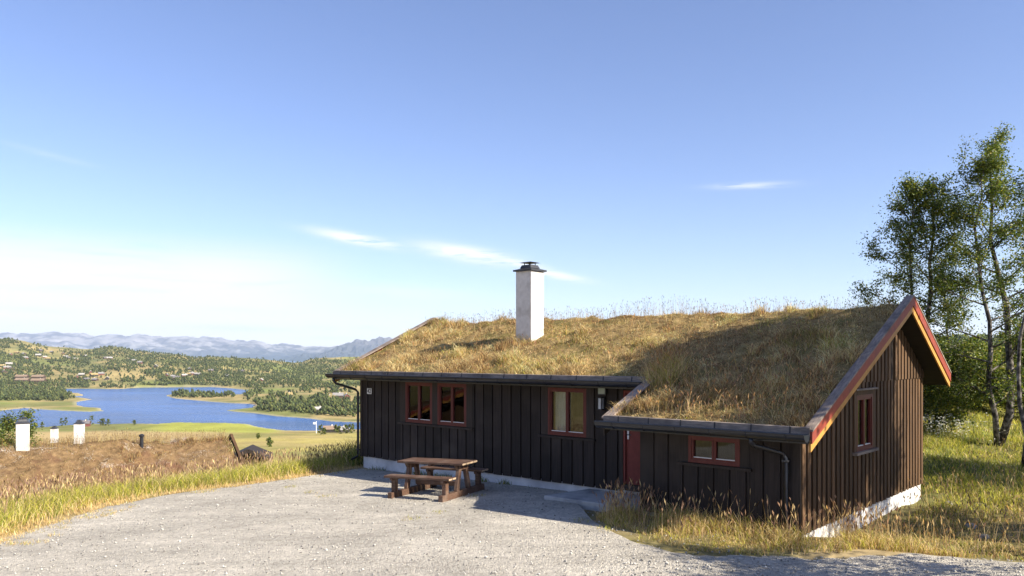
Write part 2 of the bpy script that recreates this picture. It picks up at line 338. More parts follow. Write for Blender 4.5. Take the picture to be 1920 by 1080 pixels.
# ------------------------------------------------------------------ the lie of the land
O2 = np.array((-4.33, 22.8)); US = np.array((0.7455, -0.6665)); UA = np.array((0.6665, 0.7455))   # cabin corner, long axis, depth axis
HROT = math.atan2(-0.6665, 0.7455)
def sa(x, y):
    dx, dy = x - O2[0], y - O2[1]
    return dx * US[0] + dy * US[1], dx * UA[0] + dy * UA[1]
def hw(s, a): return (O2[0] + s * US[0] + a * UA[0], O2[1] + s * US[1] + a * UA[1])

_ly = np.array([-40, 4.0, 9.0, 13.3, 15.0, 17.0, 18.6, 20.0, 21.5, 22.8, 60.0])
_lx = np.array([-14, -11.0, -9.2, -8.7, -8.75, -8.75, -7.9, -6.5, -5.35, -4.5, 28.0])
def xl(y): return np.interp(y, _ly, _lx)
def splus(v, k=0.4): return k * np.logaddexp(0, v / k)

LAKE_Z = CAMZ - 60.0
def px_on(X, Y, zc):
    d = -zc * FPX / (Y - HZ); return ((X - 960) / FPX * d, d)
_lake = [(119, 729), (154, 728.8), (221, 729.6), (264, 726.5), (333, 726), (400, 725.6), (442, 729), (467, 731.7), (470, 735.4), (449, 740), (424, 740), (380, 737.5), (333, 737), (312.5, 741.7), (327, 746.9),
         (354, 749.4), (400, 753.5), (432, 755.8), (468, 757), (480, 759.4), (473, 764.6), (449, 767.7), (425, 769.8), (447, 772.2), (478, 774.6), (526, 781), (559, 783), (588, 785.4), (609, 788.5), (630, 790.6), (672, 791.7), (760, 794), (840, 799), (800, 808), (740, 810), (670, 809.4), (628, 811), (588, 814.6), (557, 814.6), (534, 813.5), (505, 807.3), (463, 795.8), (421, 793.8), (380, 793.8), (333, 792.7), (292, 795.8), (246, 794.8), (200, 796), (175, 795.8), (125, 798), (100, 800), (62, 804), (0, 808), (-80, 803), (-90, 775), (0, 769.8), (48, 764.6), (62, 766.7), (117, 769.8), (166, 771.9), (192, 770.8), (187, 765.6), (158, 763.5), (144, 760.4), (142, 754), (169, 749), (150, 745.8), (129, 743.8), (158, 741.7), (146, 737.5), (125, 735.4)]
LP = np.array([px_on(x, y, -60.0) for x, y in _lake])
def lake_sd(x, y):
    """positive outside the lake, metres"""
    d2 = np.full(x.shape, 1e18); ins = np.zeros(x.shape, bool); n = len(LP)
    for i in range(n):
        a = LP[i]; b = LP[(i + 1) % n]; e = b - a
        t = np.clip(((x - a[0]) * e[0] + (y - a[1]) * e[1]) / (e @ e), 0, 1)
        d2 = np.minimum(d2, (x - a[0] - t * e[0]) ** 2 + (y - a[1] - t * e[1]) ** 2)
        c = (a[1] > y) != (b[1] > y)
        if e[1] != 0: ins ^= c & (x < e[0] * (y - a[1]) / e[1] + a[0])
    d = np.sqrt(d2); return np.where(ins, -d, d)

_skx = np.array([-900, -60, 0, 42, 73, 94, 125, 156, 179, 208, 229, 250, 292, 333, 365, 400, 453, 480, 547, 563, 578, 609, 660, 900, 1500, 1760, 1880, 2000, 2800])
_sky = np.array([625, 634, 638, 641, 649, 653, 654.5, 657, 656, 651.5, 654, 659, 664.6, 667, 673, 671.5, 675, 675.5, 682, 683, 677.5, 673.5, 673, 665, 650, 638, 634, 634, 625])
def terrain(x, y):
    d = np.hypot(x, y); th = np.arctan2(x, y)
    X = 960 + FPX * np.tan(np.clip(th, -1.2, 1.2))
    dep = np.maximum(y, 0.25 * d)
    # near ground
    s, a = sa(x, y)
    near = -0.13 + 0.025 * np.clip(s, -3, 11) - 0.33 * sm(s, 11.5, 13.6) * sm(a, -1.7, 0.8)
    wr = sm(x, 4.5, 9.5)
    near = near + wr * np.minimum(0.115 * splus(a - 5.5) + 0.10 * splus(s - 15.0), 2.2)
    near = near + 1.25 * sm(y, 9.0, 1.0)
    t = (xl(y) - x) * 0.8
    near = near - np.minimum(0.55 * splus(t - 1.7), 4.75)
    near = near + (fbm(x * 0.6, y * 0.6, 3) - 0.5) * (0.10 + 0.25 * wr * sm(y, 13, 17)) * sm(np.maximum(t, wr), 0.2, 1.0)
    # far left: falls to the lake, then hills
    sd = lake_sd(x, y)
    skyy = np.interp(X, _skx, _sky)
    zl = np.interp(dep, [25, 45, 60, 120, 200, 400, 520, 600, 660, 900], [-6.2, -8.0, -9.4, -17.0, -26.5, -42.5, -51, -57, -59.4, -59.4])
    zr = (HZ - skyy) / FPX * 2600.0
    hill = (zr + 60.0) * np.clip((dep - 1460) / 1140.0, 0, 1) ** 0.95
    hill = hill + (fbm(x / 260, y / 260, 3) - 0.5) * 30 * sm(dep, 1480, 1750) * (1 - sm(dep, 2300, 2600)) + (fbm(x / 90, y / 90, 3) - 0.5) * 8 * sm(dep, 1450, 1600)
    zl = zl + np.clip(sd, 0, 150) * 0.03 * sm(dep, 640, 760) + hill - np.maximum(dep - 2650, 0) * 0.06
    zl = np.where(dep > 500, np.maximum(zl, -59.5 + np.clip(sd * 0.04, 0, 1.5)), zl)
    zl = np.where(sd < 0, -60.2 + np.maximum(sd * 0.08, -5), zl)
    # far right: wooded slope
    zrr = np.interp(dep, [25, 60, 150, 400, 1200, 2600], [-1.9, -3.0, -13, -17, 0, 10])
    zr2 = (HZ - skyy) / FPX * 1200.0
    zrr = zrr + zr2 * sm(dep, 400, 1200) + (fbm(x / 120, y / 120, 3) - 0.5) * 12 * sm(dep, 200, 600) - np.maximum(dep - 1250, 0) * 0.06
    wX = sm(X, 850, 1500)
    far = zl * (1 - wX) + zrr * wX + CAMZ
    up = 1.4 + 0.045 * np.minimum(d, 300) + (fbm(x / 30, y / 30, 3) - 0.5) * 3 * sm(d, 10, 60)
    wb = sm(np.abs(th), 1.05, 1.6)
    far = far * (1 - wb) + up * wb
    w = sm(d, 27, 46)
    # 'near' behind the camera blends into the hillside too
    return near * (1 - w) + far * w

_gy = np.array([-8, 10.9, 11.35, 11.7, 12.7, 14.2, 16.5, 18, 23.0]); _gx = np.array([30, 30, 14, 2.7, 1.95, 1.4, 3.4, 3.4, -3.7])
def in_gravel(x, y):
    return sm(x - xl(y), 0.35, 0.8) * sm(np.interp(y, _gy, _gx) - x, 0.35, 0.8) * sm(y, -7.5, -7) * (1 - sm(y, 22.3, 22.8))
# ground: one polar sheet around the camera out past the hills
def build_ground():
    fov = np.linspace(-0.70, 0.70, 470)
    ths = np.concatenate([np.linspace(-math.pi, -0.72, 70), fov, np.linspace(0.72, math.pi, 70)])
    rs = np.concatenate([np.geomspace(0.6, 8, 14)[:-1], np.geomspace(8, 40, 130)[:-1], np.geomspace(40, 540, 90)[:-1], np.geomspace(540, 1700, 170)[:-1], np.geomspace(1700, 3600, 60)])
    TH, RR = np.meshgrid(ths, rs)
    x = RR * np.sin(TH); y = RR * np.cos(TH)
    z = terrain(x, y)
    nr, nt_ = x.shape
    V = np.stack([x, y, z], -1).reshape(-1, 3)
    i = np.arange(nr - 1)[:, None] * nt_ + np.arange(nt_ - 1)[None, :]
    F = np.stack([i, i + 1, i + nt_ + 1, i + nt_], -1).reshape(-1, 4)[:, ::-1]
    # colour of the vegetation itself
    d = RR; sd = lake_sd(x, y)
    z = z - 0.09 * in_gravel(x, y); V[:, 2] = z.ravel()
    n1 = fbm(x / 55, y / 55, 4); n2 = fbm(x / 220 + 9, y / 220 + 4, 4); n3 = fbm(x * 0.5, y * 0.5, 4)
    tan = np.array((0.33, 0.26, 0.115)); olive = np.array((0.165, 0.165, 0.062)); green = np.array((0.20, 0.24, 0.055)); dark = np.array((0.075, 0.085, 0.035)); sand = np.array((0.50, 0.44, 0.34))
    mix = lambda a, b, t: a * (1 - t[..., None]) + b * t[..., None]
    c = mix(np.broadcast_to(tan, x.shape + (3,)), np.broadcast_to(olive, x.shape + (3,)), sm(n1 * 0.6 + n2 * 0.4, 0.38, 0.6))
    c = mix(c, np.broadcast_to(green, c.shape), sm(n2, 0.5, 0.68) * 0.7)
    X = 960 + FPX * np.tan(np.clip(TH, -1.2, 1.2)); dep = y
    c = mix(c, np.broadcast_to(np.array((0.135, 0.145, 0.055)), c.shape), sm(dep, 1440, 1600) * 0.45 * sm(n1, 0.3, 0.55))
    n5 = fbm(x / 9, y / 16, 4); n6 = fbm(x / 28 + 5, y / 40, 3)
    # bright green hayfield by the near shore
    fld = sm(dep, 500, 560) * (1 - sm(dep, 690, 720)) * sm(X, 250, 330) * (1 - sm(X, 500, 540))
    c = mix(c, np.broadcast_to(np.array((0.30, 0.31, 0.065)), c.shape), fld)
    c = mix(c, np.broadcast_to(np.array((0.40, 0.34, 0.10)), c.shape), sm(dep, 120, 200) * (1 - sm(dep, 470, 560)) * (1 - sm(X, 900, 1100)) * 0.75 * (0.35 + 0.65 * sm(n6, 0.35, 0.6)))
    c = c * (0.72 + 0.56 * n5)[..., None] * np.where(d > 60, 1.0, 1.0)[..., None]
    c = mix(c, np.broadcast_to(np.array((0.42, 0.31, 0.15)), c.shape), sm(dep, 60, 120) * (1 - sm(dep, 520, 600)) * (1 - sm(X, 380, 460)) * 0.85)
    c = mix(c, np.broadcast_to(sand, c.shape), (1 - sm(sd, 1, 6)) * sm(dep, 500, 560) * 0.3)
    nearc = mix(np.broadcast_to(np.array((0.30, 0.235, 0.13)), c.shape), np.broadcast_to(np.array((0.20, 0.17, 0.075)), c.shape), sm(n3, 0.4, 0.6))
    c = mix(nearc, c, sm(d, 30, 60))
    c = mix(c, np.broadcast_to(np.array((0.12, 0.15, 0.035)), c.shape), sm(x, 6, 10) * sm(y, 15, 19) * (1 - sm(d, 40, 60)) * 0.7)
    c = mix(c, np.broadcast_to(dark, c.shape), sm(X, 1300, 1600) * sm(d, 60, 200) * 0.8)
    c = np.clip(c, 0.01, 1)
    me = mesh_arrays('ground', V, F, c.reshape(-1, 3), smooth=True)
    tag(link('ground', me, M['ground']), kind='structure')
    return ths, rs, z
TH_, RS_, ZG_ = build_ground()
def gz(x, y): return terrain(np.atleast_1d(np.asarray(x, float)), np.atleast_1d(np.asarray(y, float)))
def gz1(x, y): return float(gz(x, y)[0])

def on_ground(X, Y, d0=12.0, d1=3400.0, n=420):
    """where a sight line first meets the land: returns x, y, z arrays (nan = sky)"""
    X = np.atleast_1d(np.asarray(X, float)); Y = np.atleast_1d(np.asarray(Y, float))
    th = np.arctan((X - 960) / FPX); fi = np.interp(th, TH_, np.arange(len(TH_))); i0 = np.clip(fi.astype(int), 0, len(TH_) - 2); f = fi - i0
    ds = np.geomspace(d0, d1, n); res = np.full(X.shape, np.nan)
    lr = np.log(RS_)
    for dd in ds:
        r = dd / np.cos(th); k = np.interp(np.log(r), lr, np.arange(len(RS_))); k0 = np.clip(k.astype(int), 0, len(RS_) - 2); g = k - k0
        zz = (ZG_[k0, i0] * (1 - f) + ZG_[k0, i0 + 1] * f) * (1 - g) + (ZG_[k0 + 1, i0] * (1 - f) + ZG_[k0 + 1, i0 + 1] * f) * g
        ray = CAMZ - (Y - HZ) / FPX * dd
        hit = np.isnan(res) & (ray <= zz); res[hit] = dd
    x = (X - 960) / FPX * res
    return x, res, None

# lake and fjord
def sheet(name, x0, x1, y0, y1, z, mat):
    me = bpy.data.meshes.new(name); me.from_pydata([(x0, y0, z), (x1, y0, z), (x1, y1, z), (x0, y1, z)], [], [(0, 1, 2, 3)])
    return tag(link(name, me, mat), kind='structure')
sheet('lake', LP[:, 0].min() - 60, LP[:, 0].max() + 40, LP[:, 1].min() - 20, LP[:, 1].max() + 30, LAKE_Z, M['water'])
sheet('fjord', -14000, 12000, 4200, 13900, CAMZ - 85, M['fjord'])

# far mountains
def build_mountains():
    def ridge(name, prof, D0, D1, D2, xr, seed, snow):
        Xs = np.linspace(xr[0], xr[1], 800); px = np.array([p[0] for p in prof], float); py = np.array([p[1] for p in prof], float)
        top = (HZ - np.interp(Xs, px, py)) / FPX * D1 + (fbm(Xs / 16 + seed, Xs * 0 + seed, 4) - 0.5) * 55
        ts = np.linspace(0, 1, 90); TT, XX = np.meshgrid(ts, Xs, indexing='ij'); TOP = np.broadcast_to(top, TT.shape)
        D = np.where(TT < 0.75, D0 + (D1 - D0) * TT / 0.75, D1 + (D2 - D1) * (TT - 0.75) / 0.25)
        rise = np.where(TT < 0.75, (TT / 0.75) ** 1.15, 1 - 0.8 * (TT - 0.75) / 0.25)
        x = (XX - 960) / FPX * D1 * (0.55 + 0.45 * D / D1); y = D
        base = -90.0
        rg = 1 - np.abs(fbm(x / 520 + seed, y / 900, 5) * 2 - 1)
        z = base + (TOP - base) * rise * (0.78 + 0.22 * rise) + (rg - 0.75) * 260 * np.sin(np.pi * np.clip(TT / 0.75, 0, 1)) * (TT < 0.76) + (np.abs(fbm(x / 210 + seed, y / 300, 4) * 2 - 1) - 0.25) * -170 * np.clip(TT / 0.3, 0, 1) * (TT < 0.9) * 0.6
        V = np.stack([x, y, z + CAMZ], -1).reshape(-1, 3); nr, nc = x.shape
        i = np.arange(nr - 1)[:, None] * nc + np.arange(nc - 1)[None, :]
        F = np.stack([i, i + 1, i + nc + 1, i + nc], -1).reshape(-1, 4)
        n = fbm(x / 230 + seed, y / 230 + z / 90, 5)
        h = np.clip((z + 90) / 420, 0, 1)
        c = np.array((0.022, 0.034, 0.040)) * (1 - h[..., None]) + np.array((0.085, 0.078, 0.088)) * h[..., None]
        sn = sm(n + 0.18 * h, 0.57, 0.68) * snow * 0.3 * sm(h, 0.2, 0.5)
        c = c * (1 - sn[..., None]) + np.array((0.52, 0.50, 0.48)) * sn[..., None]
        me = mesh_arrays(name, V, F, c.reshape(-1, 3), smooth=True)
        tag(link(name, me, M['mount']), kind='structure')
    ridge('mountains', [(-700, 612), (-200, 628), (0, 626), (31, 624), (60, 627), (104, 622.5), (156, 626), (177, 629.5), (208, 626), (235, 630), (260, 625.5), (292, 631), (333, 632), (400, 633), (422, 634), (442, 637.5), (474, 639.6), (497, 641.5), (511, 647), (528, 644.5), (557, 650), (588, 650), (624, 651), (700, 648), (900, 640), (1300, 645), (1764, 637), (2100, 632), (2700, 628)],
          13400, 17000, 18500, (-700, 2700), 3.0, 1.0)
    ridge('near_mountain', [(560, 668), (600, 664), (628, 652), (642, 643), (655, 640), (668, 638), (677, 639.5), (697, 633), (725, 633), (800, 640), (900, 652), (980, 668)], 11800, 12900, 13300, (560, 980), 8.0, 0.12)
build_mountains()

# ------------------------------------------------------------------ gravel yard, slab
def build_gravel():
    gx = np.concatenate([np.linspace(-14, -9.3, 20)[:-1], np.linspace(-9.3, 10, 400)[:-1], np.linspace(10, 30, 40)])
    yt = np.interp(gx, [-14, -11, -9.2, -8.75, -8.6, -7.9, -6.5, -5.35, -4.6, -4.33, 1.25, 1.45, 1.95, 2.7, 4.2, 6.0, 7.5, 14, 30], [-6, 4, 9, 14.5, 17.2, 18.6, 20.0, 21.5, 22.5, 22.9, 17.9, 14.4, 12.75, 11.75, 11.65, 12.0, 11.6, 11.4, 11.0])
    yt = yt + (fbm(gx * 1.3 + 5, gx * 0 + 3, 5) - 0.5) * 0.75 * sm(np.abs(gx + 1.5), 2.95, 3.3) + (fbm(gx * 6, gx * 0 + 9, 3) - 0.5) * 0.22
    g = 1 - (1 - np.linspace(0, 1, 120)) ** 1.3
    y = -8 + (yt[:, None] + 8) * g[None, :]; x = np.broadcast_to(gx[:, None], y.shape)
    z = terrain(x, y) + 0.014 + (fbm(x * 1.1, y * 1.1, 3) - 0.5) * 0.02
    z = z - 0.03 * sm(g[None, :] * np.ones_like(x), 0.985, 1.0)
    V = np.stack([x, y, z], -1).reshape(-1, 3); nr, nc = x.shape
    i = np.arange(nr - 1)[:, None] * nc + np.arange(nc - 1)[None, :]
    F = np.stack([i, i + nc, i + nc + 1, i + 1], -1).reshape(-1, 4)
    tag(link('gravel_yard', mesh_arrays('gravel_yard', V, F, smooth=True), M['gravel']), kind='structure')
build_gravel()

def pebbles():
    n = 9000
    y = 9.6 + 12.5 * rng.random(n) ** 1.5; x = xl(y) + 0.2 + (3.2 - xl(y)) * rng.random(n)
    k = rng.random(n) < 0.22; x = np.where(k, 1.5 + 7 * rng.random(n), x); y = np.where(k, 9.8 + 1.7 * rng.random(n), y)
    s, a = sa(x, y); ok = (a < -0.1) & ~((s > 7.7) & (s < 14) & (a > -1.7)); x = x[ok]; y = y[ok]; n = len(x)
    r = 0.006 + 0.018 * rng.random(n) ** 3
    z = terrain(x, y) + 0.024 + r * 0.1
    base = np.array([(1, 0, 0), (-1, 0, 0), (0, 1, 0), (0, -1, 0), (0, 0, 0.7), (0, 0, -0.7)]); fb = np.array([(0, 2, 4), (2, 1, 4), (1, 3, 4), (3, 0, 4), (2, 0, 5), (1, 2, 5), (3, 1, 5), (0, 3, 5)])
    V = base[None] * (r[:, None, None] * (0.7 + 0.6 * rng.random((n, 6, 1)))); an = rng.random(n) * 6.28
    cx, sx_ = np.cos(an)[:, None], np.sin(an)[:, None]
    V = np.stack([V[..., 0] * cx - V[..., 1] * sx_, V[..., 0] * sx_ + V[..., 1] * cx, V[..., 2]], -1) + np.stack([x, y, z], -1)[:, None]
    F = (fb[None] + 6 * np.arange(n)[:, None, None]).reshape(-1, 3)
    sh = (0.16 + 0.42 * rng.random(n))[:, None, None] * np.array((1.0, 0.97, 0.90))
    me = mesh_arrays('loose_stones', V.reshape(-1, 3), F, np.broadcast_to(sh, (n, 6, 3)).reshape(-1, 3))
    tag(link('loose_stones', me, mat_attr('stone_chips', 0.9)), 'scattered loose grey stone chips lying on the gravel yard', 'gravel', kind='stuff')
pebbles()

# ------------------------------------------------------------------ the cabin (local axes: s along the front, a into the house, z up)
RIDGE_A, RIDGE_Z, SLOPE, SLOPE_B = 3.2, 4.30, 0.439, 0.54
def rtop(a): return RIDGE_Z - (SLOPE if a < RIDGE_A else SLOPE_B) * abs(a - RIDGE_A)
S0, S1, SE = 0.0, 13.4, 10.4            # left end, right end, left wall of the projecting wing
A1, AE = 5.55, -1.53                    # back wall, front wall of the wing
OL, OR, OX, OG = 0.54, 0.445, 0.433, 0.61
FT = 0.25                               # top of the foundation
cabin = tag(empty('cabin', (O2[0], O2[1], 0), HROT), 'dark brown timber cabin with grassy sod roof and white chimney', 'cabin')

b = MB(); b.box(0.03, S1 - 0.03, 0.03, A1 - 0.03, -0.75, FT - 0.01); b.box(SE + 0.03, S1 - 0.03, AE + 0.03, 0.03, -0.75, FT - 0.014)
b.build('foundation', M['found'], cabin)

WTH = 0.12                              # wall shell thickness
def panel(T, u0, u1, ztop, holes, name='wall'):
    """shell wall with openings: T maps (u, n, z) to cabin space, n outward; ztop is a function of u"""
    us = sorted({u0, u1} | {h[0] for h in holes} | {h[1] for h in holes})
    extra = []
    for p, q in zip(us[:-1], us[1:]):
        k = max(1, int((q - p) / 1.0)); extra += [p + (q - p) * i / k for i in range(k)]
    us = sorted(set(extra) | set(us))
    if T is Tg: us = sorted(set(us) | {RIDGE_A, 0.0})
    mb = MB(T)
    for p, q in zip(us[:-1], us[1:]):
        if q - p < 1e-4: continue
        zs = [FT]
        for h in holes:
            if p >= h[0] - 1e-6 and q <= h[1] + 1e-6: zs += [h[2], h[3]]
        zs = zs + [None]
        for i in range(0, len(zs), 2):
            za, zb = zs[i], zs[i + 1]
            tp, tq = (zb, zb) if zb is not None else (ztop(p + 1e-5), ztop(q - 1e-5))
            mb.hexa([(p, -WTH, za), (q, -WTH, za), (q, 0, za), (p, 0, za), (p, -WTH, tp), (q, -WTH, tq), (q, 0, tq), (p, 0, tp)])
    return mb.build(name, M['under'], cabin)
Tf = lambda p: Vector((p.x, -p.y, p.z))                       # front wall: n outward is -a
Te = lambda p: Vector((p.x, AE - p.y, p.z))                   # front wall of the wing
Tg = lambda p: Vector((S1 + p.y, p.x, p.z))                   # right gable: n outward is +s
Tl = lambda p: Vector((-p.y, p.x, p.z))                       # left gable
Tb = lambda p: Vector((p.x, A1 + p.y, p.z))                   # back wall
Tel = lambda p: Vector((SE - p.y, p.x, p.z))                  # left wall of the wing
under = lambda a: rtop(a) - 0.30
W1 = (1.95, 3.02, 1.30, 2.385); W2 = (3.225, 4.29, 1.30, 2.385); W3 = (6.945, 8.035, 1.29, 2.37)
DOOR = (9.0, 9.95, 0.38, 2.36); WE = (11.41, 12.385, 1.21, 1.70); WG = (1.07, 1.98, 1.31, 2.36)
fz = under(0.0)
panel(Tf, 0, SE, lambda u: fz, [W1, W2, W3, DOOR])
panel(Te, SE, S1, lambda u: under(AE), [WE])
panel(Tg, AE, A1, under, [WG])
panel(Tl, 0, A1, under, [])
panel(Tb, 0, S1, lambda u: under(A1), [])
panel(Tel, AE, 0, under, [])
MB().box(0.13, S1 - 0.13, 0.13, A1 - 0.13, FT, FT + 0.05).box(SE + 0.13, S1 - 0.13, AE + 0.13, 0.13, FT, FT + 0.047).build('floor', M['inner'], cabin)
MB().box(0.14, S1 - 0.14, 2.6, 2.66, FT + 0.06, 2.6).build('inner_wall', M['inner'], cabin)
MB().box(5.6, 5.66, 0.14, 2.59, FT + 0.06, 2.6).build('inner_wall', M['inner'], cabin)

def cladding(T, u0, u1, step, width, z0, ztop, holes, mat, th=0.024, sills=None, jit=0.006, name='board'):
    """one mesh per board; boards stop above and below openings"""
    n = max(1, round((u1 - u0) / step)); step = (u1 - u0) / n; g = (step - width) / 2
    for i in range(n):
        p, q = u0 + i * step + g, u0 + (i + 1) * step - g
        segs = [(z0 + random.uniform(-0.008, 0.008), None)]
        cuts = [(p, q)]
        for h in holes:                                       # h: clear zone u0,u1,z0,z1
            if q > h[0] + 0.01 and p < h[1] - 0.01:
                if p < h[0] - 0.05: segs_p = 'L'
                if p >= h[0] - 0.05 and q <= h[1] + 0.05 or True:
                    segs = [(segs[0][0], h[2]), (h[3], None)]
                    hole = h
                    # a board only partly behind the casing keeps its outer strip full height
                    if p < h[0] - 0.04:
                        emit(T, p, h[0], z0, None, ztop, mat, th, name); p2 = h[0] + 0.004; cuts = [(p2, q)]
                    elif q > h[1] + 0.04:
                        emit(T, h[1], q, z0, None, ztop, mat, th, name); cuts = [(p, h[1] - 0.004)]
        for (pp, qq) in cuts:
            for (za, zb) in segs:
                emit(T, pp, qq, za, zb, ztop, mat, th + random.uniform(-jit, jit) * 0.5, name)
def emit(T, p, q, za, zb, ztop, mat, th, name):
    tp, tq = (zb, zb) if zb is not None else (ztop(p), ztop(q))
    if min(tp, tq) - za < 0.03 or q - p < 0.015: return
    MB(T).hexa([(p, 0.001, za), (q, 0.001, za), (q, th, za), (p, th, za), (p, 0.001, tp), (q, 0.001, tq), (q, th, tq), (p, th, tp)]).build(name, mat, cabin)

c1 = (1.72, 4.50, 1.235, 2.50); c3 = (6.74, 8.24, 1.225, 2.49); cd = (8.90, 10.03, 0.0, 2.44)
cladding(Tf, 0.0, SE, 0.302, 0.260, FT - 0.04, lambda u: fz - 0.01, [c1, c3, cd], M['board'], th=0.03)
ce = (11.24, 12.55, 1.165, 1.80)
cladding(Te, SE, S1, 0.312, 0.268, FT - 0.04, lambda u: under(AE) - 0.01, [ce], M['board'])
cg = (0.92, 2.12, 1.26, 2.45)
JZ = 2.62                                                     # upper gable boards lap over the lower ones here
low = lambda a: min(under(a) - 0.01, JZ)
cladding(Tg, AE, A1, 0.222, 0.128, FT - 0.05, low, [cg], M['board_side'], th=0.028)
n = 19; a0, a1_ = RIDGE_A - 1.30, A1 - 0.2
k = 0
for i in range(40):
    p = AE + 0.05 + i * (A1 - AE) / 32; q = p + 0.128
    if q > A1 or min(under(p), under(q)) < JZ + 0.05: continue
    if p < RIDGE_A < q: continue
    emit(Tg, p, q, JZ - 0.02, None, lambda a: under(a) - 0.012, M['board_side'], 0.046, 'board')
cladding(Tl, 0, A1, 0.302, 0.268, FT - 0.04, lambda a: under(a) - 0.01 if abs(a - RIDGE_A) > 0.2 else under(a) - 0.1, [], M['board'])
cladding(Tb, 0, S1, 0.32, 0.27, FT - 0.04, lambda u: under(A1) - 0.01, [], M['board'])
cladding(Tel, AE, 0, 0.31, 0.27, FT - 0.04, lambda a: under(a) - 0.01, [], M['board'])
# corner boards
MB().box(S1 - 0.10, S1 + 0.034, AE - 0.042, AE - 0.032, FT - 0.05, under(AE) - 0.012).build('corner_board', M['trim'], cabin)
MB().box(-0.034, 0.07, -0.046, -0.036, FT - 0.05, fz - 0.012).build('corner_board', M['trim'], cabin)

def window(T, W, casing, sash_n=2, name='window', head=0.09, curtain=True, cush=False, right=0.14):
    u0, u1, z0, z1 = W
    fr = 0.055
    mb = MB(T)                                                 # outer frame
    mb.box(u0, u0 + fr, -0.06, 0.035, z0, z1); mb.box(u1 - fr, u1, -0.06, 0.035, z0, z1)
    mb.box(u0 + fr, u1 - fr, -0.06, 0.034, z0, z0 + fr); mb.box(u0 + fr, u1 - fr, -0.06, 0.034, z1 - fr, z1)
    w = mb.build(name, M['redframe'], cabin)
    iu0, iu1 = u0 + fr, u1 - fr; iz0, iz1 = z0 + fr, z1 - fr
    sw = (iu1 - iu0) / sash_n
    for i in range(sash_n):
        p, q = iu0 + i * sw + 0.003, iu0 + (i + 1) * sw - 0.003; t = 0.036
        sb = MB(T)
        sb.box(p, p + t, -0.05, 0.022, iz0, iz1); sb.box(q - t, q, -0.05, 0.022, iz0, iz1)
        sb.box(p + t, q - t, -0.05, 0.021, iz0, iz0 + t); sb.box(p + t, q - t, -0.05, 0.021, iz1 - t, iz1)
        sb.build('sash', M['redframe'], w)
        MB(T).box(p + t - 0.004, q - t + 0.004, -0.022, -0.018, iz0 + t - 0.004, iz1 - t + 0.004).build('pane', M['glass'], w)
        MB(T).box(p + t, q - t, -0.012, 0.016, iz0 + t + 0.001, iz0 + t + 0.014).build('glazing_bead', M['white'], w)
    if curtain:
        for (ca, cb) in ((iu0, iu0 + (iu1 - iu0) * (0.47 if not cush else 0.2)), (iu1 - (iu1 - iu0) * right, iu1)):
            if cb - ca < 0.02: continue
            cm = MB(T); k = 14
            for j in range(k):
                p, q = ca + (cb - ca) * j / k, ca + (cb - ca) * (j + 1) / k
                d0, d1 = -0.17 + 0.022 * math.sin(j * 1.9), -0.17 + 0.022 * math.sin((j + 1) * 1.9)
                cm.add([(p, d0, z0 - 0.05), (q, d1, z0 - 0.05), (q, d1, z1 + 0.03), (p, d0, z1 + 0.03)], [(0, 1, 2, 3)])
            cm.build('curtain', M['curtain'], w)
    if cush:
        for cc in (0.33, 0.72):
            c = MB(T); x = u0 + (u1 - u0) * cc
            c.tube([(x - 0.2, -0.32, z0 + 0.06), (x - 0.12, -0.32, z0 + 0.13), (x + 0.12, -0.32, z0 + 0.14), (x + 0.2, -0.32, z0 + 0.07)], [0.05, 0.12, 0.12, 0.05], 10).build('cushion', M['cushion'], w, smooth=True)
    return w
w = window(Tf, W1, None)
MB(Tf).box(1.72, 1.945, 0.0, 0.036, 1.29, 2.50).build('casing', M['trim'], w)
MB(Tf).box(3.022, 3.223, 0.0, 0.037, 1.29, 2.385).build('casing', M['trim'], w)
MB(Tf).box(1.95, 4.29, 0.0, 0.038, 2.387, 2.50).build('casing', M['trim'], w)
MB(Tf).box(1.66, 4.55, 0.0, 0.085, 1.235, 1.285).build('sill', M['trim'], w)
w = window(Tf, W2, None, cush=True)
MB(Tf).box(4.293, 4.50, 0.0, 0.036, 1.29, 2.50).build('casing', M['trim'], w)
w = window(Tf, W3, None, right=0.0)
MB(Tf).box(6.74, 6.943, 0.0, 0.036, 1.28, 2.49).build('casing', M['trim'], w); MB(Tf).box(8.037, 8.24, 0.0, 0.036, 1.28, 2.49).build('casing', M['trim'], w)
MB(Tf).box(6.945, 8.035, 0.0, 0.038, 2.372, 2.49).build('casing', M['trim'], w); MB(Tf).box(6.68, 8.29, 0.0, 0.085, 1.225, 1.275).build('sill', M['trim'], w)
w = window(Te, WE, None, curtain=False)
MB(Te).box(11.24, 11.408, 0.0, 0.030, 1.205, 1.80).build('casing', M['trim'], w); MB(Te).box(12.387, 12.55, 0.0, 0.030, 1.205, 1.80).build('casing', M['trim'], w)
MB(Te).box(11.41, 12.385, 0.0, 0.029, 1.702, 1.80).build('casing', M['trim'], w); MB(Te).box(11.20, 12.60, 0.0, 0.085, 1.155, 1.203).build('sill', M['trim'], w)
w = window(Tg, WG, None)
MB(Tg).box(0.94, 1.068, 0.0, 0.034, 1.31, 2.45).build('casing', M['board_side'], w); MB(Tg).box(1.982, 2.10, 0.0, 0.034, 1.31, 2.45).build('casing', M['board_side'], w)
MB(Tg).box(1.07, 1.98, 0.0, 0.036, 2.362, 2.45).build('casing', M['board_side'], w)
MB(Tg).box(0.90, 2.14, 0.0, 0.09, 2.452, 2.485).build('drip_board', M['grey_wood'], w); MB(Tg).box(0.90, 2.14, 0.0, 0.10, 1.26, 1.307).build('sill', M['grey_wood'], w)

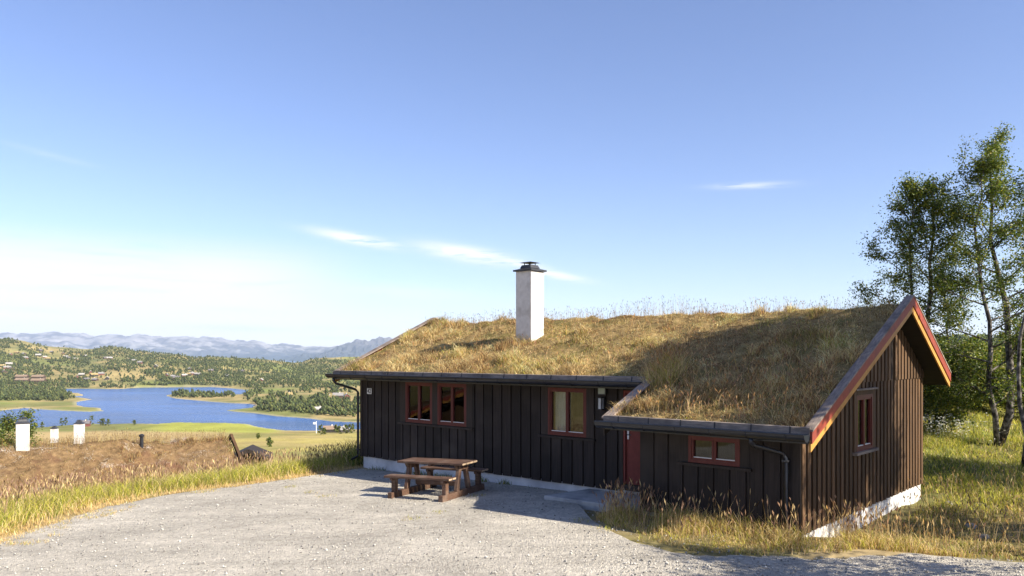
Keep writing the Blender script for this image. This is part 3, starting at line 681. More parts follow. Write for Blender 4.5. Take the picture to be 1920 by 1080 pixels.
# door: framed leaf with diagonal boards
d0, d1, dz0, dz1 = DOOR
mb = MB(Tf); mb.box(d0, d0 + 0.05, -0.07, 0.02, dz0, dz1); mb.box(d1 - 0.05, d1, -0.07, 0.02, dz0, dz1); mb.box(d0 + 0.05, d1 - 0.05, -0.07, 0.019, dz1 - 0.05, dz1)
dr = mb.build('door', M['door'], cabin)
MB(Tf).box(d0 + 0.052, d1 - 0.052, -0.06, -0.02, dz0, dz1 - 0.052).build('door_leaf', M['door'], dr)
def clipline(c, x0, x1, z0, z1):
    pts = []
    for x in (x0, x1):
        z = c + x
        if z0 <= z <= z1: pts.append((x, z))
    for z in (z0, z1):
        x = z - c
        if x0 <= x <= x1: pts.append((x, z))
    return pts
lx0, lx1, lz0, lz1 = d0 + 0.18, d1 - 0.06, dz0 + 0.05, dz1 - 0.12
for i in range(24):
    c = (lz0 - lx1) + i * 0.125
    pts = clipline(c, lx0, lx1, lz0, lz1)
    if len(pts) >= 2:
        p, q = pts[0], pts[-1]
        if math.hypot(p[0] - q[0], p[1] - q[1]) < 0.12: continue
        MB(Tf).beam((p[0], -0.012, p[1]), (q[0], -0.012, q[1]), 0.018, 0.108, up=(0, 0, 1)).build('door_board', M['door'], dr)
MB(Tf).tube([(d0 + 0.11, -0.02, 1.43), (d0 + 0.11, 0.045, 1.43), (d0 + 0.21, 0.05, 1.43)], 0.010, 8).build('handle', M['metal'], dr)
MB(Tf).box(d0 + 0.09, d0 + 0.13, -0.02, 0.004, 1.33, 1.53).build('lock_plate', M['white'], dr)
MB(Tf).box(d0 + 0.085, d0 + 0.14, -0.02, 0.006, 2.1, 2.15).build('spy_hole', M['ink'], dr)
MB(Tf).box(8.90, 8.998, 0.0, 0.032, 0.28, 2.44).build('casing', M['trim'], dr); MB(Tf).box(9.952, 10.03, 0.0, 0.032, 0.28, 2.44).build('casing', M['trim'], dr)
MB(Tf).box(8.98, 9.97, 0.0, 0.11, 0.26, 0.378).build('threshold', M['trim'], dr)

# lantern, meter box, house number
mb = MB(Tf); mb.box(8.39, 8.60, 0.02, 0.10, 2.255, 2.46); lm = mb.build('meter_box', M['metal'], cabin)
MB(Tf).box(8.41, 8.58, 0.101, 0.106, 2.275, 2.43).build('meter_glass', mat_noise('meter_window', (0.25, 0.32, 0.30), (0.35, 0.42, 0.40), (4, 4, 4), 0.15, 2, 0.0, spec=0.6), lm)
mb = MB(Tf); mb.box(8.47, 8.52, 0.02, 0.06, 2.0, 2.2); mb.box(8.45, 8.54, 0.06, 0.20, 2.185, 2.20); mb.box(8.44, 8.55, 0.05, 0.19, 1.93, 1.95)
for (u, nn) in ((8.443, 0.053), (8.537, 0.053), (8.443, 0.177), (8.537, 0.177)): mb.box(u, u + 0.011, nn, nn + 0.011, 1.95, 2.185)
ln = mb.build('lantern', M['ink'], cabin)
MB(Tf).box(8.458, 8.532, 0.068, 0.172, 1.952, 2.183).build('lantern_glass', mat_noise('opal_glass', (0.45, 0.48, 0.50), (0.6, 0.62, 0.64), (6, 6, 6), 0.3, 2, 0.0), ln)
pl = MB(Tf).box(0.30, 0.50, 0.047, 0.055, 2.01, 2.17).build('house_number', M['white'], cabin)
cu = bpy.data.curves.new('digits', 'FONT'); cu.body = '42'; cu.size = 0.175; cu.align_x = 'CENTER'; cu.align_y = 'CENTER'; cu.extrude = 0.001; cu.offset = 0.004
to = bpy.data.objects.new('digits_tmp', cu); COL.objects.link(to)
bpy.context.view_layer.update()
dg = bpy.context.evaluated_depsgraph_get(); tme = bpy.data.meshes.new_from_object(to.evaluated_get(dg)); bpy.data.objects.remove(to)
tme.materials.clear()
for v in tme.vertices: x, y, z = v.co; v.co = Tf(Vector((0.40 + x * 0.95, 0.0565 + z, 2.09 + y)))
tme.name = 'digits'; link('digits', tme, M['ink'], pl)

# ---- roof
def slopebox(mb, s0, s1, a0, a1, d0, d1):
    """slab following the roof slope between depths a0<a1; d0,d1 offsets below the rake top"""
    q = [(s0, a0, rtop(a0) - d1), (s1, a0, rtop(a0) - d1), (s1, a1, rtop(a1) - d1), (s0, a1, rtop(a1) - d1),
         (s0, a0, rtop(a0) - d0), (s1, a0, rtop(a0) - d0), (s1, a1, rtop(a1) - d0), (s0, a1, rtop(a1) - d0)]
    return mb.hexa(q)
AF, AB, AW = -OG, A1 + OG, AE - OG
sL, sR, sX = -OL, S1 + OR, SE - OX
deck = MB(); slopebox(deck, sL + 0.05, sX + 0.05, AF + 0.28, RIDGE_A, 0.25, 0.297); slopebox(deck, sX + 0.05, sR - 0.05, AF + 0.02, RIDGE_A, 0.25, 0.297); slopebox(deck, sL + 0.05, sR - 0.05, RIDGE_A, AB - 0.03, 0.25, 0.297)
slopebox(deck, sX + 0.05, sR - 0.05, AW + 0.28, AF + 0.02, 0.25, 0.297)
roof = deck.build('roof', M['soffit'], cabin)

def sod_z(s, a):
    z = RIDGE_Z - np.where(a < RIDGE_A, SLOPE, SLOPE_B) * np.sqrt((a - RIDGE_A) ** 2 + 0.05)
    return z - 0.07 + (fbm(s * 1.1, a * 1.1, 3) - 0.5) * 0.15 + (fbm(s * 3.2 + 7, a * 3.2, 2) - 0.5) * 0.12
def sodgrid(s0, s1, a0, a1, st=0.11):
    S, A = np.meshgrid(np.linspace(s0, s1, int((s1 - s0) / st)), np.linspace(a0, a1, int((a1 - a0) / st)), indexing='ij')
    Z = sod_z(S, A); nr, nc = S.shape
    V = np.stack([S, A, Z], -1).reshape(-1, 3); i = np.arange(nr - 1)[:, None] * nc + np.arange(nc - 1)[None, :]
    F = np.stack([i, i + nc, i + nc + 1, i + 1], -1).reshape(-1, 4)
    # skirt down to the deck
    rim = np.concatenate([np.arange(nc), (np.arange(1, nr)) * nc + nc - 1, (nr - 1) * nc + np.arange(nc - 2, -1, -1), np.arange(nr - 2, 0, -1) * nc])
    low_ = V[rim].copy(); low_[:, 2] = np.array([rtop(q) for q in low_[:, 1]]) - 0.195; b0 = len(V); k = len(rim)
    j = np.arange(k); Fs = np.stack([rim, b0 + j, b0 + (j + 1) % k, np.roll(rim, -1)], -1)
    return np.concatenate([V, low_]), np.concatenate([F, Fs])
V1, F1 = sodgrid(sL + 0.06, sR - 0.145, AF + 0.02, AB - 0.02); V2, F2 = sodgrid(sX + 0.06, sR - 0.145, AW + 0.02, AF + 0.05)
link('sod', mesh_arrays('sod', np.concatenate([V1, V2]), np.concatenate([F1, F2 + len(V1)]), smooth=True), M['sod'], roof)

# verge boards: weathered cap, red board, ochre strip
def rake(sface, out, a0, a1, capw, red=True):
    """boards along one slope at s = sface, facing out (+1 right, -1 left)"""
    i = lambda w: (min(sface, sface - out * w), max(sface, sface - out * w))
    c = i(capw); mb = MB(); slopebox(mb, c[0] - (0.012 if out < 0 else 0), c[1] + (0.012 if out > 0 else 0), a0, a1, -0.03, 0.0); mb.build('cap_board', M['cap_wood'], roof)
    mb = MB(); r_ = i(0.032); slopebox(mb, r_[0], r_[1], a0, a1, 0.0, 0.185); mb.build('verge_board', M['red'] if red else M['trim'], roof)
    f = sface - out * 0.022; y_ = (min(f, f - out * 0.03), max(f, f - out * 0.03))
    mb = MB(); slopebox(mb, y_[0], y_[1], a0, a1, 0.1852, 0.315); mb.build('verge_strip', M['yellow'] if red else M['trim'], roof)
    k = i(0.06); k2 = (k[0], k[1] - 0.034) if out > 0 else (k[0] + 0.034, k[1])
rake(sR, 1, AW - 0.02, RIDGE_A, 0.14); rake(sR, 1, RIDGE_A + 0.0005, AB + 0.02, 0.14)
rake(sL, -1, AF - 0.02, RIDGE_A, 0.20); rake(sL, -1, RIDGE_A + 0.0005, AB + 0.02, 0.20)
rake(sX, -1, AW - 0.02, AF + 0.1, 0.20, False)

# turf-retaining eave planks with straps, and the gutters under them
def eave(s0, s1, a, strap):
    z = rtop(a); slope_n = Vector((0, -SLOPE, 1)).normalized()
    n = max(1, round((s1 - s0) / 3.6)); st = (s1 - s0) / n
    for i in range(n):
        MB().hexa([(s0 + i * st + 0.003, a - 0.045, z - 0.085), (s0 + (i + 1) * st - 0.003, a - 0.045, z - 0.085), (s0 + (i + 1) * st - 0.003, a + 0.015, z - 0.085), (s0 + i * st + 0.003, a + 0.015, z - 0.085),
                   (s0 + i * st + 0.003, a - 0.02, z + 0.045), (s0 + (i + 1) * st - 0.003, a - 0.02, z + 0.045), (s0 + (i + 1) * st - 0.003, a + 0.035, z + 0.055), (s0 + i * st + 0.003, a + 0.035, z + 0.055)]).build('eave_plank', M['grey_wood'], roof)
    m_ = round((s1 - s0) / strap); 
    for i in range(m_):
        s = s0 + (i + 0.5) * (s1 - s0) / m_
        MB().hexa([(s, a - 0.053, z - 0.10), (s + 0.022, a - 0.053, z - 0.10), (s + 0.022, a - 0.044, z - 0.10), (s, a - 0.044, z - 0.10), (s, a - 0.028, z + 0.05), (s + 0.022, a - 0.028, z + 0.05), (s + 0.022, a - 0.018, z + 0.05), (s, a - 0.018, z + 0.05)]).build('strap', M['ink'], roof)
    # gutter: half round with a rolled lip
    ctr_a, ctr_z, rr = a - 0.165, z - 0.05, 0.115
    prof = [(ctr_a + rr * math.cos(t), ctr_z + rr * 1.0 * math.sin(t)) for t in [math.pi * (1 + k / 10) for k in range(11)]]
    prof_in = [(ctr_a + (rr - 0.006) * math.cos(t), ctr_z + (rr - 0.006) * math.sin(t)) for t in [math.pi * (1 + k / 10) for k in range(11)]][::-1]
    P = prof + prof_in; k = len(P); vs_ = [(s0 - 0.03, y, zz) for y, zz in P] + [(s1 + 0.01, y, zz) for y, zz in P]
    g = MB().add(vs_, [(i, (i + 1) % k, k + (i + 1) % k, k + i) for i in range(k)])
    for s_end in (s0 - 0.03, s1 + 0.01):
        g.add([(s_end, y, zz) for y, zz in prof], [tuple(range(11))])
    gu = g.build('gutter', M['gutter'], roof)
    MB().tube([(s0 - 0.03, ctr_a - rr, ctr_z + 0.004), (s1 + 0.01, ctr_a - rr, ctr_z + 0.004)], 0.011, 8).build('gutter_lip', M['gutter'], roof)
    for i in range(m_):
        s = s0 + (i + 0.55) * (s1 - s0) / m_
        MB().tube([(s, ctr_a + (rr + 0.004) * math.cos(t), ctr_z + (rr + 0.004) * math.sin(t)) for t in [math.pi * (1 + j / 6) for j in range(7)]], 0.007, 5).build('gutter_bracket', M['gutter'], roof)
    MB().box(s0 + 0.02, s1 - 0.02, a - 0.012, a + 0.017, z - 0.205, z - 0.087).build('fascia', M['gutter'], roof)
    return ctr_a, ctr_z
eave(sL + 0.03, sX - 0.01, AF, 0.72); ea, ez = eave(sX + 0.035, sR - 0.035, AW, 0.66)
# downpipes
ga, gzz = AF - 0.165, rtop(AF) - 0.17
MB().tube([(-0.30, ga, gzz + 0.03), (-0.30, ga, gzz - 0.06), (-0.28, ga + 0.06, gzz - 0.14), (-0.10, -0.16, 2.13), (-0.075, -0.09, 2.05), (-0.075, -0.085, 0.28), (-0.09, -0.10, 0.20), (-0.24, -0.20, 0.10)], 0.036, 10).build('downpipe', M['gutter'], cabin, smooth=True)
MB().box(-0.13, -0.03, -0.13, -0.04, 0.38, 0.41).build('pipe_clip', M['metal'], cabin)
gb, gz2 = AW - 0.165, rtop(AW) - 0.17
MB().tube([(12.93, gb, gz2 + 0.03), (12.93, gb, gz2 - 0.05), (12.95, gb + 0.08, gz2 - 0.11), (13.17, AE - 0.16, 1.52), (13.20, AE - 0.085, 1.44), (13.20, AE - 0.08, 0.1)], 0.036, 10).build('downpipe', M['gutter'], cabin, smooth=True)
MB().box(13.15, 13.25, AE - 0.125, AE - 0.03, 1.38, 1.41).build('pipe_clip', M['metal'], cabin)

# chimney
cs, ca, cw, cdp = 5.24, 1.375, 0.53, 0.52
ch = MB().box(cs - cw, cs, ca, ca + cdp, 2.9, 5.30).build('chimney', M['plaster'], roof, bevel=0.008)
cc = (cs - cw / 2, ca + cdp / 2)
def frus(mb, hx0, hx1, z0, z1):
    q = []
    for h, z in ((hx0, z0), (hx1, z1)):
        q += [(cc[0] - h, cc[1] - h, z), (cc[0] + h, cc[1] - h, z), (cc[0] + h, cc[1] + h, z), (cc[0] - h, cc[1] + h, z)]
    return mb.hexa(q)
mb = MB(); frus(mb, 0.315, 0.315, 5.301, 5.345); frus(mb, 0.30, 0.20, 5.3455, 5.375); mb.build('chimney_cap', M['metal'], ch)
mb = MB(); frus(mb, 0.19, 0.15, 5.385, 5.47); frus(mb, 0.13, 0.13, 5.3755, 5.384); mb.build('chimney_cowl', M['metal'], ch)
mb = MB()
for dx, dy in ((-0.1, -0.1), (0.1, -0.1), (0.1, 0.1), (-0.1, 0.1)): mb.tube([(cc[0] + dx, cc[1] + dy, 5.465), (cc[0] + dx, cc[1] + dy, 5.53)], 0.012, 6)
frus(mb, 0.20, 0.12, 5.53, 5.555); mb.build('chimney_hood', M['metal'], ch)

# concrete step slab in front of the door
mb = MB(); mb.hexa([(7.85, -1.28, -0.2), (10.38, -1.30, -0.2), (10.38, 0.01, -0.2), (8.1, 0.01, -0.2), (7.85, -1.28, 0.16), (10.38, -1.30, 0.19), (10.38, 0.01, 0.20), (8.1, 0.01, 0.17)])
sl = mb.build('concrete_slab', M['slab'], bevel=0.012); sl.location = cabin.location; sl.rotation_euler = cabin.rotation_euler; tag(sl, kind='structure')

# ------------------------------------------------------------------ picnic table
def picnic():
    cx_, cy_ = -1.66, 17.6
    t = tag(empty('picnic_table', (cx_, cy_, gz1(cx_, cy_) + 0.012), R(-26)), 'reddish brown wooden picnic table with two fixed benches on the gravel', 'table')
    t.rotation_euler = (0.0, R(-1.2), R(-26))
    def part(name, mb, bevel=0.006): return mb.build(name, M['table'], t, bevel=bevel)
    for fx in (-0.64, 0.64):
        part('base_beam', MB().box(fx - 0.055, fx + 0.055, -0.93, 0.93, 0.0, 0.135))
        for sg in (-1, 1):
            part('leg', MB().beam((fx, sg * 0.26, 0.13), (fx, sg * 0.14, 0.60), 0.085, 0.11, up=(0, 1, 0)))
            part('seat_post', MB().box(fx - 0.05, fx + 0.05, sg * 0.73 - 0.06, sg * 0.73 + 0.06, 0.134, 0.395))
        part('table_brace', MB().hexa([(fx - 0.04, -0.20, 0.575), (fx + 0.04, -0.20, 0.575), (fx + 0.04, 0.20, 0.575), (fx - 0.04, 0.20, 0.575), (fx - 0.04, -0.29, 0.70), (fx + 0.04, -0.29, 0.70), (fx + 0.04, 0.29, 0.70), (fx - 0.04, 0.29, 0.70)]))
        for sg in (-1, 1):
            part('bench_brace', MB().box(fx - 0.035, fx + 0.035, sg * 0.73 - 0.14, sg * 0.73 + 0.14, 0.39, 0.445))
    for i in range(4):
        y = -0.255 + i * 0.17
        p = part('table_plank', MB().box(-0.84, 0.84, y - 0.080, y + 0.080, 0.701, 0.748))
        MB().box(0.8402, 0.843, y - 0.072, y + 0.072, 0.707, 0.742).build('plank_end', M['endgrain'], p)
    part('cross_batten', MB().box(-0.04, 0.04, -0.32, 0.32, 0.655, 0.7))
    for sg in (-1, 1):
        for dy in (-0.078, 0.078):
            y = sg * 0.73 + dy
            p = part('bench_plank', MB().box(-0.82, 0.82, y - 0.074, y + 0.074, 0.446, 0.493))
            MB().box(0.8202, 0.823, y - 0.066, y + 0.066, 0.452, 0.487).build('plank_end', M['endgrain'], p)
    part('middle_brace', MB().box(-0.56, 0.56, -0.035, 0.035, 0.20, 0.30))
picnic()

# ------------------------------------------------------------------ grass
def pal(n, cols, wts, var=0.18):
    cols = np.array(cols); k = rng.choice(len(cols), n, p=np.array(wts) / sum(wts))
    return np.clip(cols[k] * (1 + var * rng.standard_normal((n, 1))), 0.008, 0.9)
STRAW, GOLD, OLIVE, GREEN, LIME, BROWN, PURPLE, DKGREEN = (0.68, 0.53, 0.28), (0.56, 0.38, 0.16), (0.32, 0.28, 0.085), (0.18, 0.23, 0.04), (0.48, 0.46, 0.075), (0.24, 0.145, 0.07), (0.36, 0.235, 0.17), (0.06, 0.09, 0.02)

def blades(P, h, w, lean, col, tipcol=None, droop=0.35, az=None):
    """curved tapering blades: 5 verts, 3 triangles each"""
    n = len(P); az = rng.random(n) * 6.283 if az is None else az; fa = rng.random(n) * 6.283
    L = np.stack([np.cos(az), np.sin(az), np.zeros(n)], -1); Wd = np.stack([np.cos(fa), np.sin(fa), np.zeros(n)], -1) * (w / 2)[:, None]
    up = np.array((0, 0, 1.0))
    mid = P + L * (h * lean * 0.35)[:, None] + up * (h * 0.55)[:, None]
    tip = P + L * (h * lean * (1 + droop))[:, None] + up * (h * (1 - 0.25 * lean ** 2))[:, None]
    V = np.stack([P - Wd, P + Wd, mid - Wd * 0.7, mid + Wd * 0.7, tip], 1).reshape(-1, 3)
    b = 5 * np.arange(n)[:, None]
    F = np.concatenate([b + np.array([[0, 1, 3]]), b + np.array([[0, 3, 2]]), b + np.array([[2, 3, 4]])])
    tc_ = col if tipcol is None else tipcol
    C = np.stack([col * 0.92, col * 0.92, col, col, tc_], 1).reshape(-1, 3)
    return V, F, C
def stems(P, h, lean, col, headcol, hw_=0.012, hl=0.10, w=0.004, az=None):
    """flowering stalks with a loose seed head: thin stalk and two crossed slim diamonds"""
    n = len(P); az = rng.random(n) * 6.283 if az is None else az
    L = np.stack([np.cos(az), np.sin(az), np.zeros(n)], -1); up = np.array((0, 0, 1.0))
    fa = rng.random(n) * 6.283; W0 = np.stack([np.cos(fa), np.sin(fa), np.zeros(n)], -1); W1_ = np.stack([-np.sin(fa), np.cos(fa), np.zeros(n)], -1)
    mid = P + L * (h * lean * 0.3)[:, None] + up * (h * 0.6)[:, None]; tip = P + L * (h * lean)[:, None] + up * h[:, None]
    d = tip - mid; d /= np.linalg.norm(d, axis=1)[:, None]; hh = hl * (0.6 + 0.8 * rng.random(n))
    top = tip + d * (hh * 0.35)[:, None]; bot = tip - d * (hh * 0.65)[:, None]; mm = tip - d * (hh * 0.1)[:, None]
    ww = (hw_ * (0.6 + 0.8 * rng.random(n)))[:, None]
    V = np.stack([P - W0 * w / 2, P + W0 * w / 2, mid - W0 * w / 2, mid + W0 * w / 2, tip, bot, mm - W0 * ww, top, mm + W0 * ww, mm - W1_ * ww, mm + W1_ * ww], 1).reshape(-1, 3)
    b = 11 * np.arange(n)[:, None]
    F = np.concatenate([b + np.array([t]) for t in ([0, 1, 3], [0, 3, 2], [2, 3, 4], [5, 6, 7], [5, 7, 8], [5, 9, 7], [5, 7, 10])])
    C = np.stack([col] * 5 + [headcol] * 6, 1).reshape(-1, 3)
    return V, F, C
def merge(parts):
    V = []; F = []; C = []; o = 0
    for v, f, c in parts: V.append(v); F.append(f + o); C.append(c); o += len(v)
    return np.concatenate(V), np.concatenate(F), np.concatenate(C)
def grass_obj(name, parts, parent=None, label=None, cat=None):
    V, F, C = merge(parts); o = link(name, mesh_arrays(name, V, F, C), M['blade'], parent)
    tag(o, label, cat, kind='stuff'); return o

def roof_grass(parent, szf, regions, ridge_a, ridge_rng, extra=None, name='sod_grass', tint=1.0, dens=1.0, old=False):
    parts = []
    for (s0, s1, a0, a1, n) in regions:
        n = int(n * dens)
        s = s0 + (s1 - s0) * rng.random(n); a = a0 + (a1 - a0) * rng.random(n)
        # clumping
        ns = fbm(s * 1.1 + 3, a * 1.1 + 1, 3); nf = fbm(s * 3.1 + 13, a * 3.1, 2)
        keep = rng.random(n) < 0.35 + 0.9 * sm(nf, 0.35, 0.65); s, a, ns, nf = s[keep], a[keep], ns[keep], nf[keep]; n = len(s)
        P = np.stack([s, a, szf(s, a) - 0.02], -1)
        tall = sm(ns, 0.46, 0.64)
        h = (0.03 + 0.05 * rng.random(n)) + tall * (0.05 + 0.21 * rng.random(n)) * sm(nf, 0.38, 0.6)
        g = sm(fbm(s * 0.7 + 30, a * 0.9 + 8, 3), 0.48, 0.66)
        c = pal(n, [STRAW, GOLD, OLIVE, BROWN], [0.46, 0.25, 0.08, 0.21], 0.2)
        rust = rng.random(n) < 0.9 * sm(fbm(s * 1.5 + 50, a * 1.5 + 9, 3), 0.47, 0.60) * (1 - 0.6 * tall); c[rust] = pal(int(rust.sum()), [BROWN, (0.34, 0.19, 0.11), (0.20, 0.13, 0.075), GOLD], [0.3, 0.3, 0.2, 0.2], 0.2)
        if old:
            c = pal(n, [STRAW, GOLD, OLIVE, BROWN, (0.42, 0.22, 0.12), (0.20, 0.13, 0.09)], [0.14, 0.2, 0.08, 0.26, 0.18, 0.14], 0.22); h = h * 0.8
            pale = rng.random(n) < sm(fbm(s * 2.2 + 11, a * 2.6 + 5, 2), 0.50, 0.64) * 0.75; c[pale] = np.array((0.72, 0.62, 0.54)) * (0.8 + 0.3 * rng.random((pale.sum(), 1)))
        cg_ = pal(n, [OLIVE, GREEN, STRAW, LIME], [0.45, 0.16, 0.27, 0.12], 0.2); k = rng.random(n) < g * 0.42; c[k] = cg_[k]
        c = np.clip(c * (0.32 + 1.4 * fbm(s * 3.2 + 70, a * 3.2 + 3, 3))[:, None], 0.01, 0.85)
        parts.append(blades(P, h, 0.007 + 0.007 * rng.random(n), 0.35 + 1.0 * rng.random(n) * (1 - 0.5 * tall), c * tint, np.clip(c * 1.25 * tint, 0, 0.8)))
    n = int(2100 * dens)
    s = ridge_rng[0] + (ridge_rng[1] - ridge_rng[0]) * rng.random(n); a = ridge_a + rng.normal(0.1, 0.5, n) * (0.5 if old else 1.0)
    P = np.stack([s, a, szf(s, a)], -1)
    hh = (0.14 + 0.30 * rng.random(n) ** 1.3) * (0.55 + 0.75 * fbm(s * 0.8, s * 0 + 5, 2))
    c = pal(n, [BROWN, GOLD, OLIVE, (0.16, 0.12, 0.09)], [0.35, 0.25, 0.15, 0.25])
    parts.append(stems(P, hh, 0.08 + 0.25 * rng.random(n), c, c * 0.8, 0.006, 0.05, 0.0035))
    if extra: parts += extra
    return grass_obj(name, parts, parent)
ex = []
n = 2600   # tall sheaf in the valley corner and tufts over the wing
s = np.concatenate([10.0 + 0.5 * rng.random(500) , sX + 0.2 + 3.4 * rng.random(1100), 0.2 + 13 * rng.random(1000)]); a = np.concatenate([-0.75 + 0.75 * rng.random(500), -1.9 + 1.7 * rng.random(1100), -0.4 + 3 * rng.random(1000)])
P = np.stack([s, a, sod_z(s, a) - 0.02], -1); hh = np.concatenate([0.25 + 0.40 * rng.random(500), 0.10 + 0.30 * rng.random(1100) ** 1.5, 0.12 + 0.22 * rng.random(1000)])
c = pal(n, [STRAW, GOLD, OLIVE, PURPLE], [0.4, 0.25, 0.2, 0.15])
ex.append(stems(P, hh, 0.15 + 0.5 * rng.random(n), c, c * np.array((0.9, 0.75, 0.7)), 0.008, 0.09, 0.005, az=rng.normal(HROT + 2.6, 1.0, n)))
s = 10.0 + 0.6 * rng.random(900); a = -0.85 + 0.7 * rng.random(900); P = np.stack([s, a, sod_z(s, a) - 0.02], -1)
c = pal(900, [STRAW, OLIVE, LIME], [0.5, 0.3, 0.2]); ex.append(blades(P, 0.2 + 0.35 * rng.random(900), np.full(900, 0.010), 0.2 + 0.5 * rng.random(900), c, c * 1.15))
roof_grass(roof, sod_z, [(sL + 0.08, sR - 0.17, AF + 0.03, 3.4, 112000), (sX + 0.08, sR - 0.17, AW + 0.03, AF + 0.04, 17000)], RIDGE_A, (sL + 0.3, sR - 0.4), ex)

def ground_pts(n, fn):
    x, y = fn(n); return np.stack([x, y, terrain(x, y) - 0.015], -1)

# left verge: green and lime, purple-brown seed heads behind
def verge():
    parts = []
    def strip(n, t0, t1, y0=10.0, y1=24.0, pw=1.0):
        y = y0 + (y1 - y0) * rng.random(n); t = t0 + (t1 - t0) * rng.random(n) ** pw
        x = xl(y) - t; return x, y, t
    x, y, t = strip(62000, -0.15, 3.2, pw=0.9); n = len(x)
    k = rng.random(n) < 0.35 + 0.9 * sm(fbm(x * 1.6, y * 1.6, 3), 0.32, 0.62); x, y, t = x[k], y[k], t[k]; n = len(x)
    edge = sm(t, 0.0, 0.75); h = (0.05 + 0.06 * rng.random(n)) * (1 - edge) + edge * (0.20 + 0.32 * rng.random(n))
    c = pal(n, [LIME, GREEN, OLIVE, STRAW], [0.46, 0.26, 0.12, 0.16], 0.2); ce_ = pal(n, [STRAW, GOLD, (0.50, 0.34, 0.14)], [0.5, 0.25, 0.25]); q = rng.random(n) > edge * 1.15; c[q] = ce_[q]
    cb = pal(n, [STRAW, BROWN, GOLD, OLIVE], [0.3, 0.3, 0.25, 0.15]); q = rng.random(n) < sm(t, 1.6, 2.6) * 0.85; c[q] = cb[q]
    P = np.stack([x, y, terrain(x, y) - 0.02], -1)
    parts.append(blades(P, h, 0.007 + 0.007 * rng.random(n), 0.15 + 0.6 * rng.random(n), c, np.clip(c * 1.2, 0, 0.8)))
    x, y, t = strip(5200, 0.6, 3.2); k_ = rng.random(len(x)) < 0.15 + sm(fbm(x * 0.9 + 4, y * 0.9, 3), 0.4, 0.62); x, y = x[k_], y[k_]; n = len(x); P = np.stack([x, y, terrain(x, y)], -1); c = pal(n, [STRAW, OLIVE, PURPLE], [0.3, 0.3, 0.4])
    hd = pal(n, [PURPLE, BROWN, STRAW], [0.5, 0.2, 0.3])
    parts.append(stems(P, 0.36 + 0.36 * rng.random(n), 0.05 + 0.3 * rng.random(n), c, hd, 0.010, 0.13, 0.004))
    # taller, darker herbs at the cabin's left end
    n = 7000; s = -4.6 + 4.4 * rng.random(n); a = -0.2 + 4.8 * rng.random(n); xy = np.array([hw(p, q) for p, q in zip(s, a)]); x, y = xy[:, 0], xy[:, 1]
    P = np.stack([x, y, terrain(x, y) - 0.02], -1); c = pal(n, [GREEN, DKGREEN, OLIVE, STRAW], [0.35, 0.25, 0.2, 0.2])
    parts.append(blades(P, 0.35 + 0.6 * rng.random(n), 0.012 + 0.012 * rng.random(n), 0.1 + 0.5 * rng.random(n), c, c * 1.15))
    grass_obj('verge_grass', parts, None, 'green grass and purple seed heads growing along the left gravel edge', 'grass')
verge()

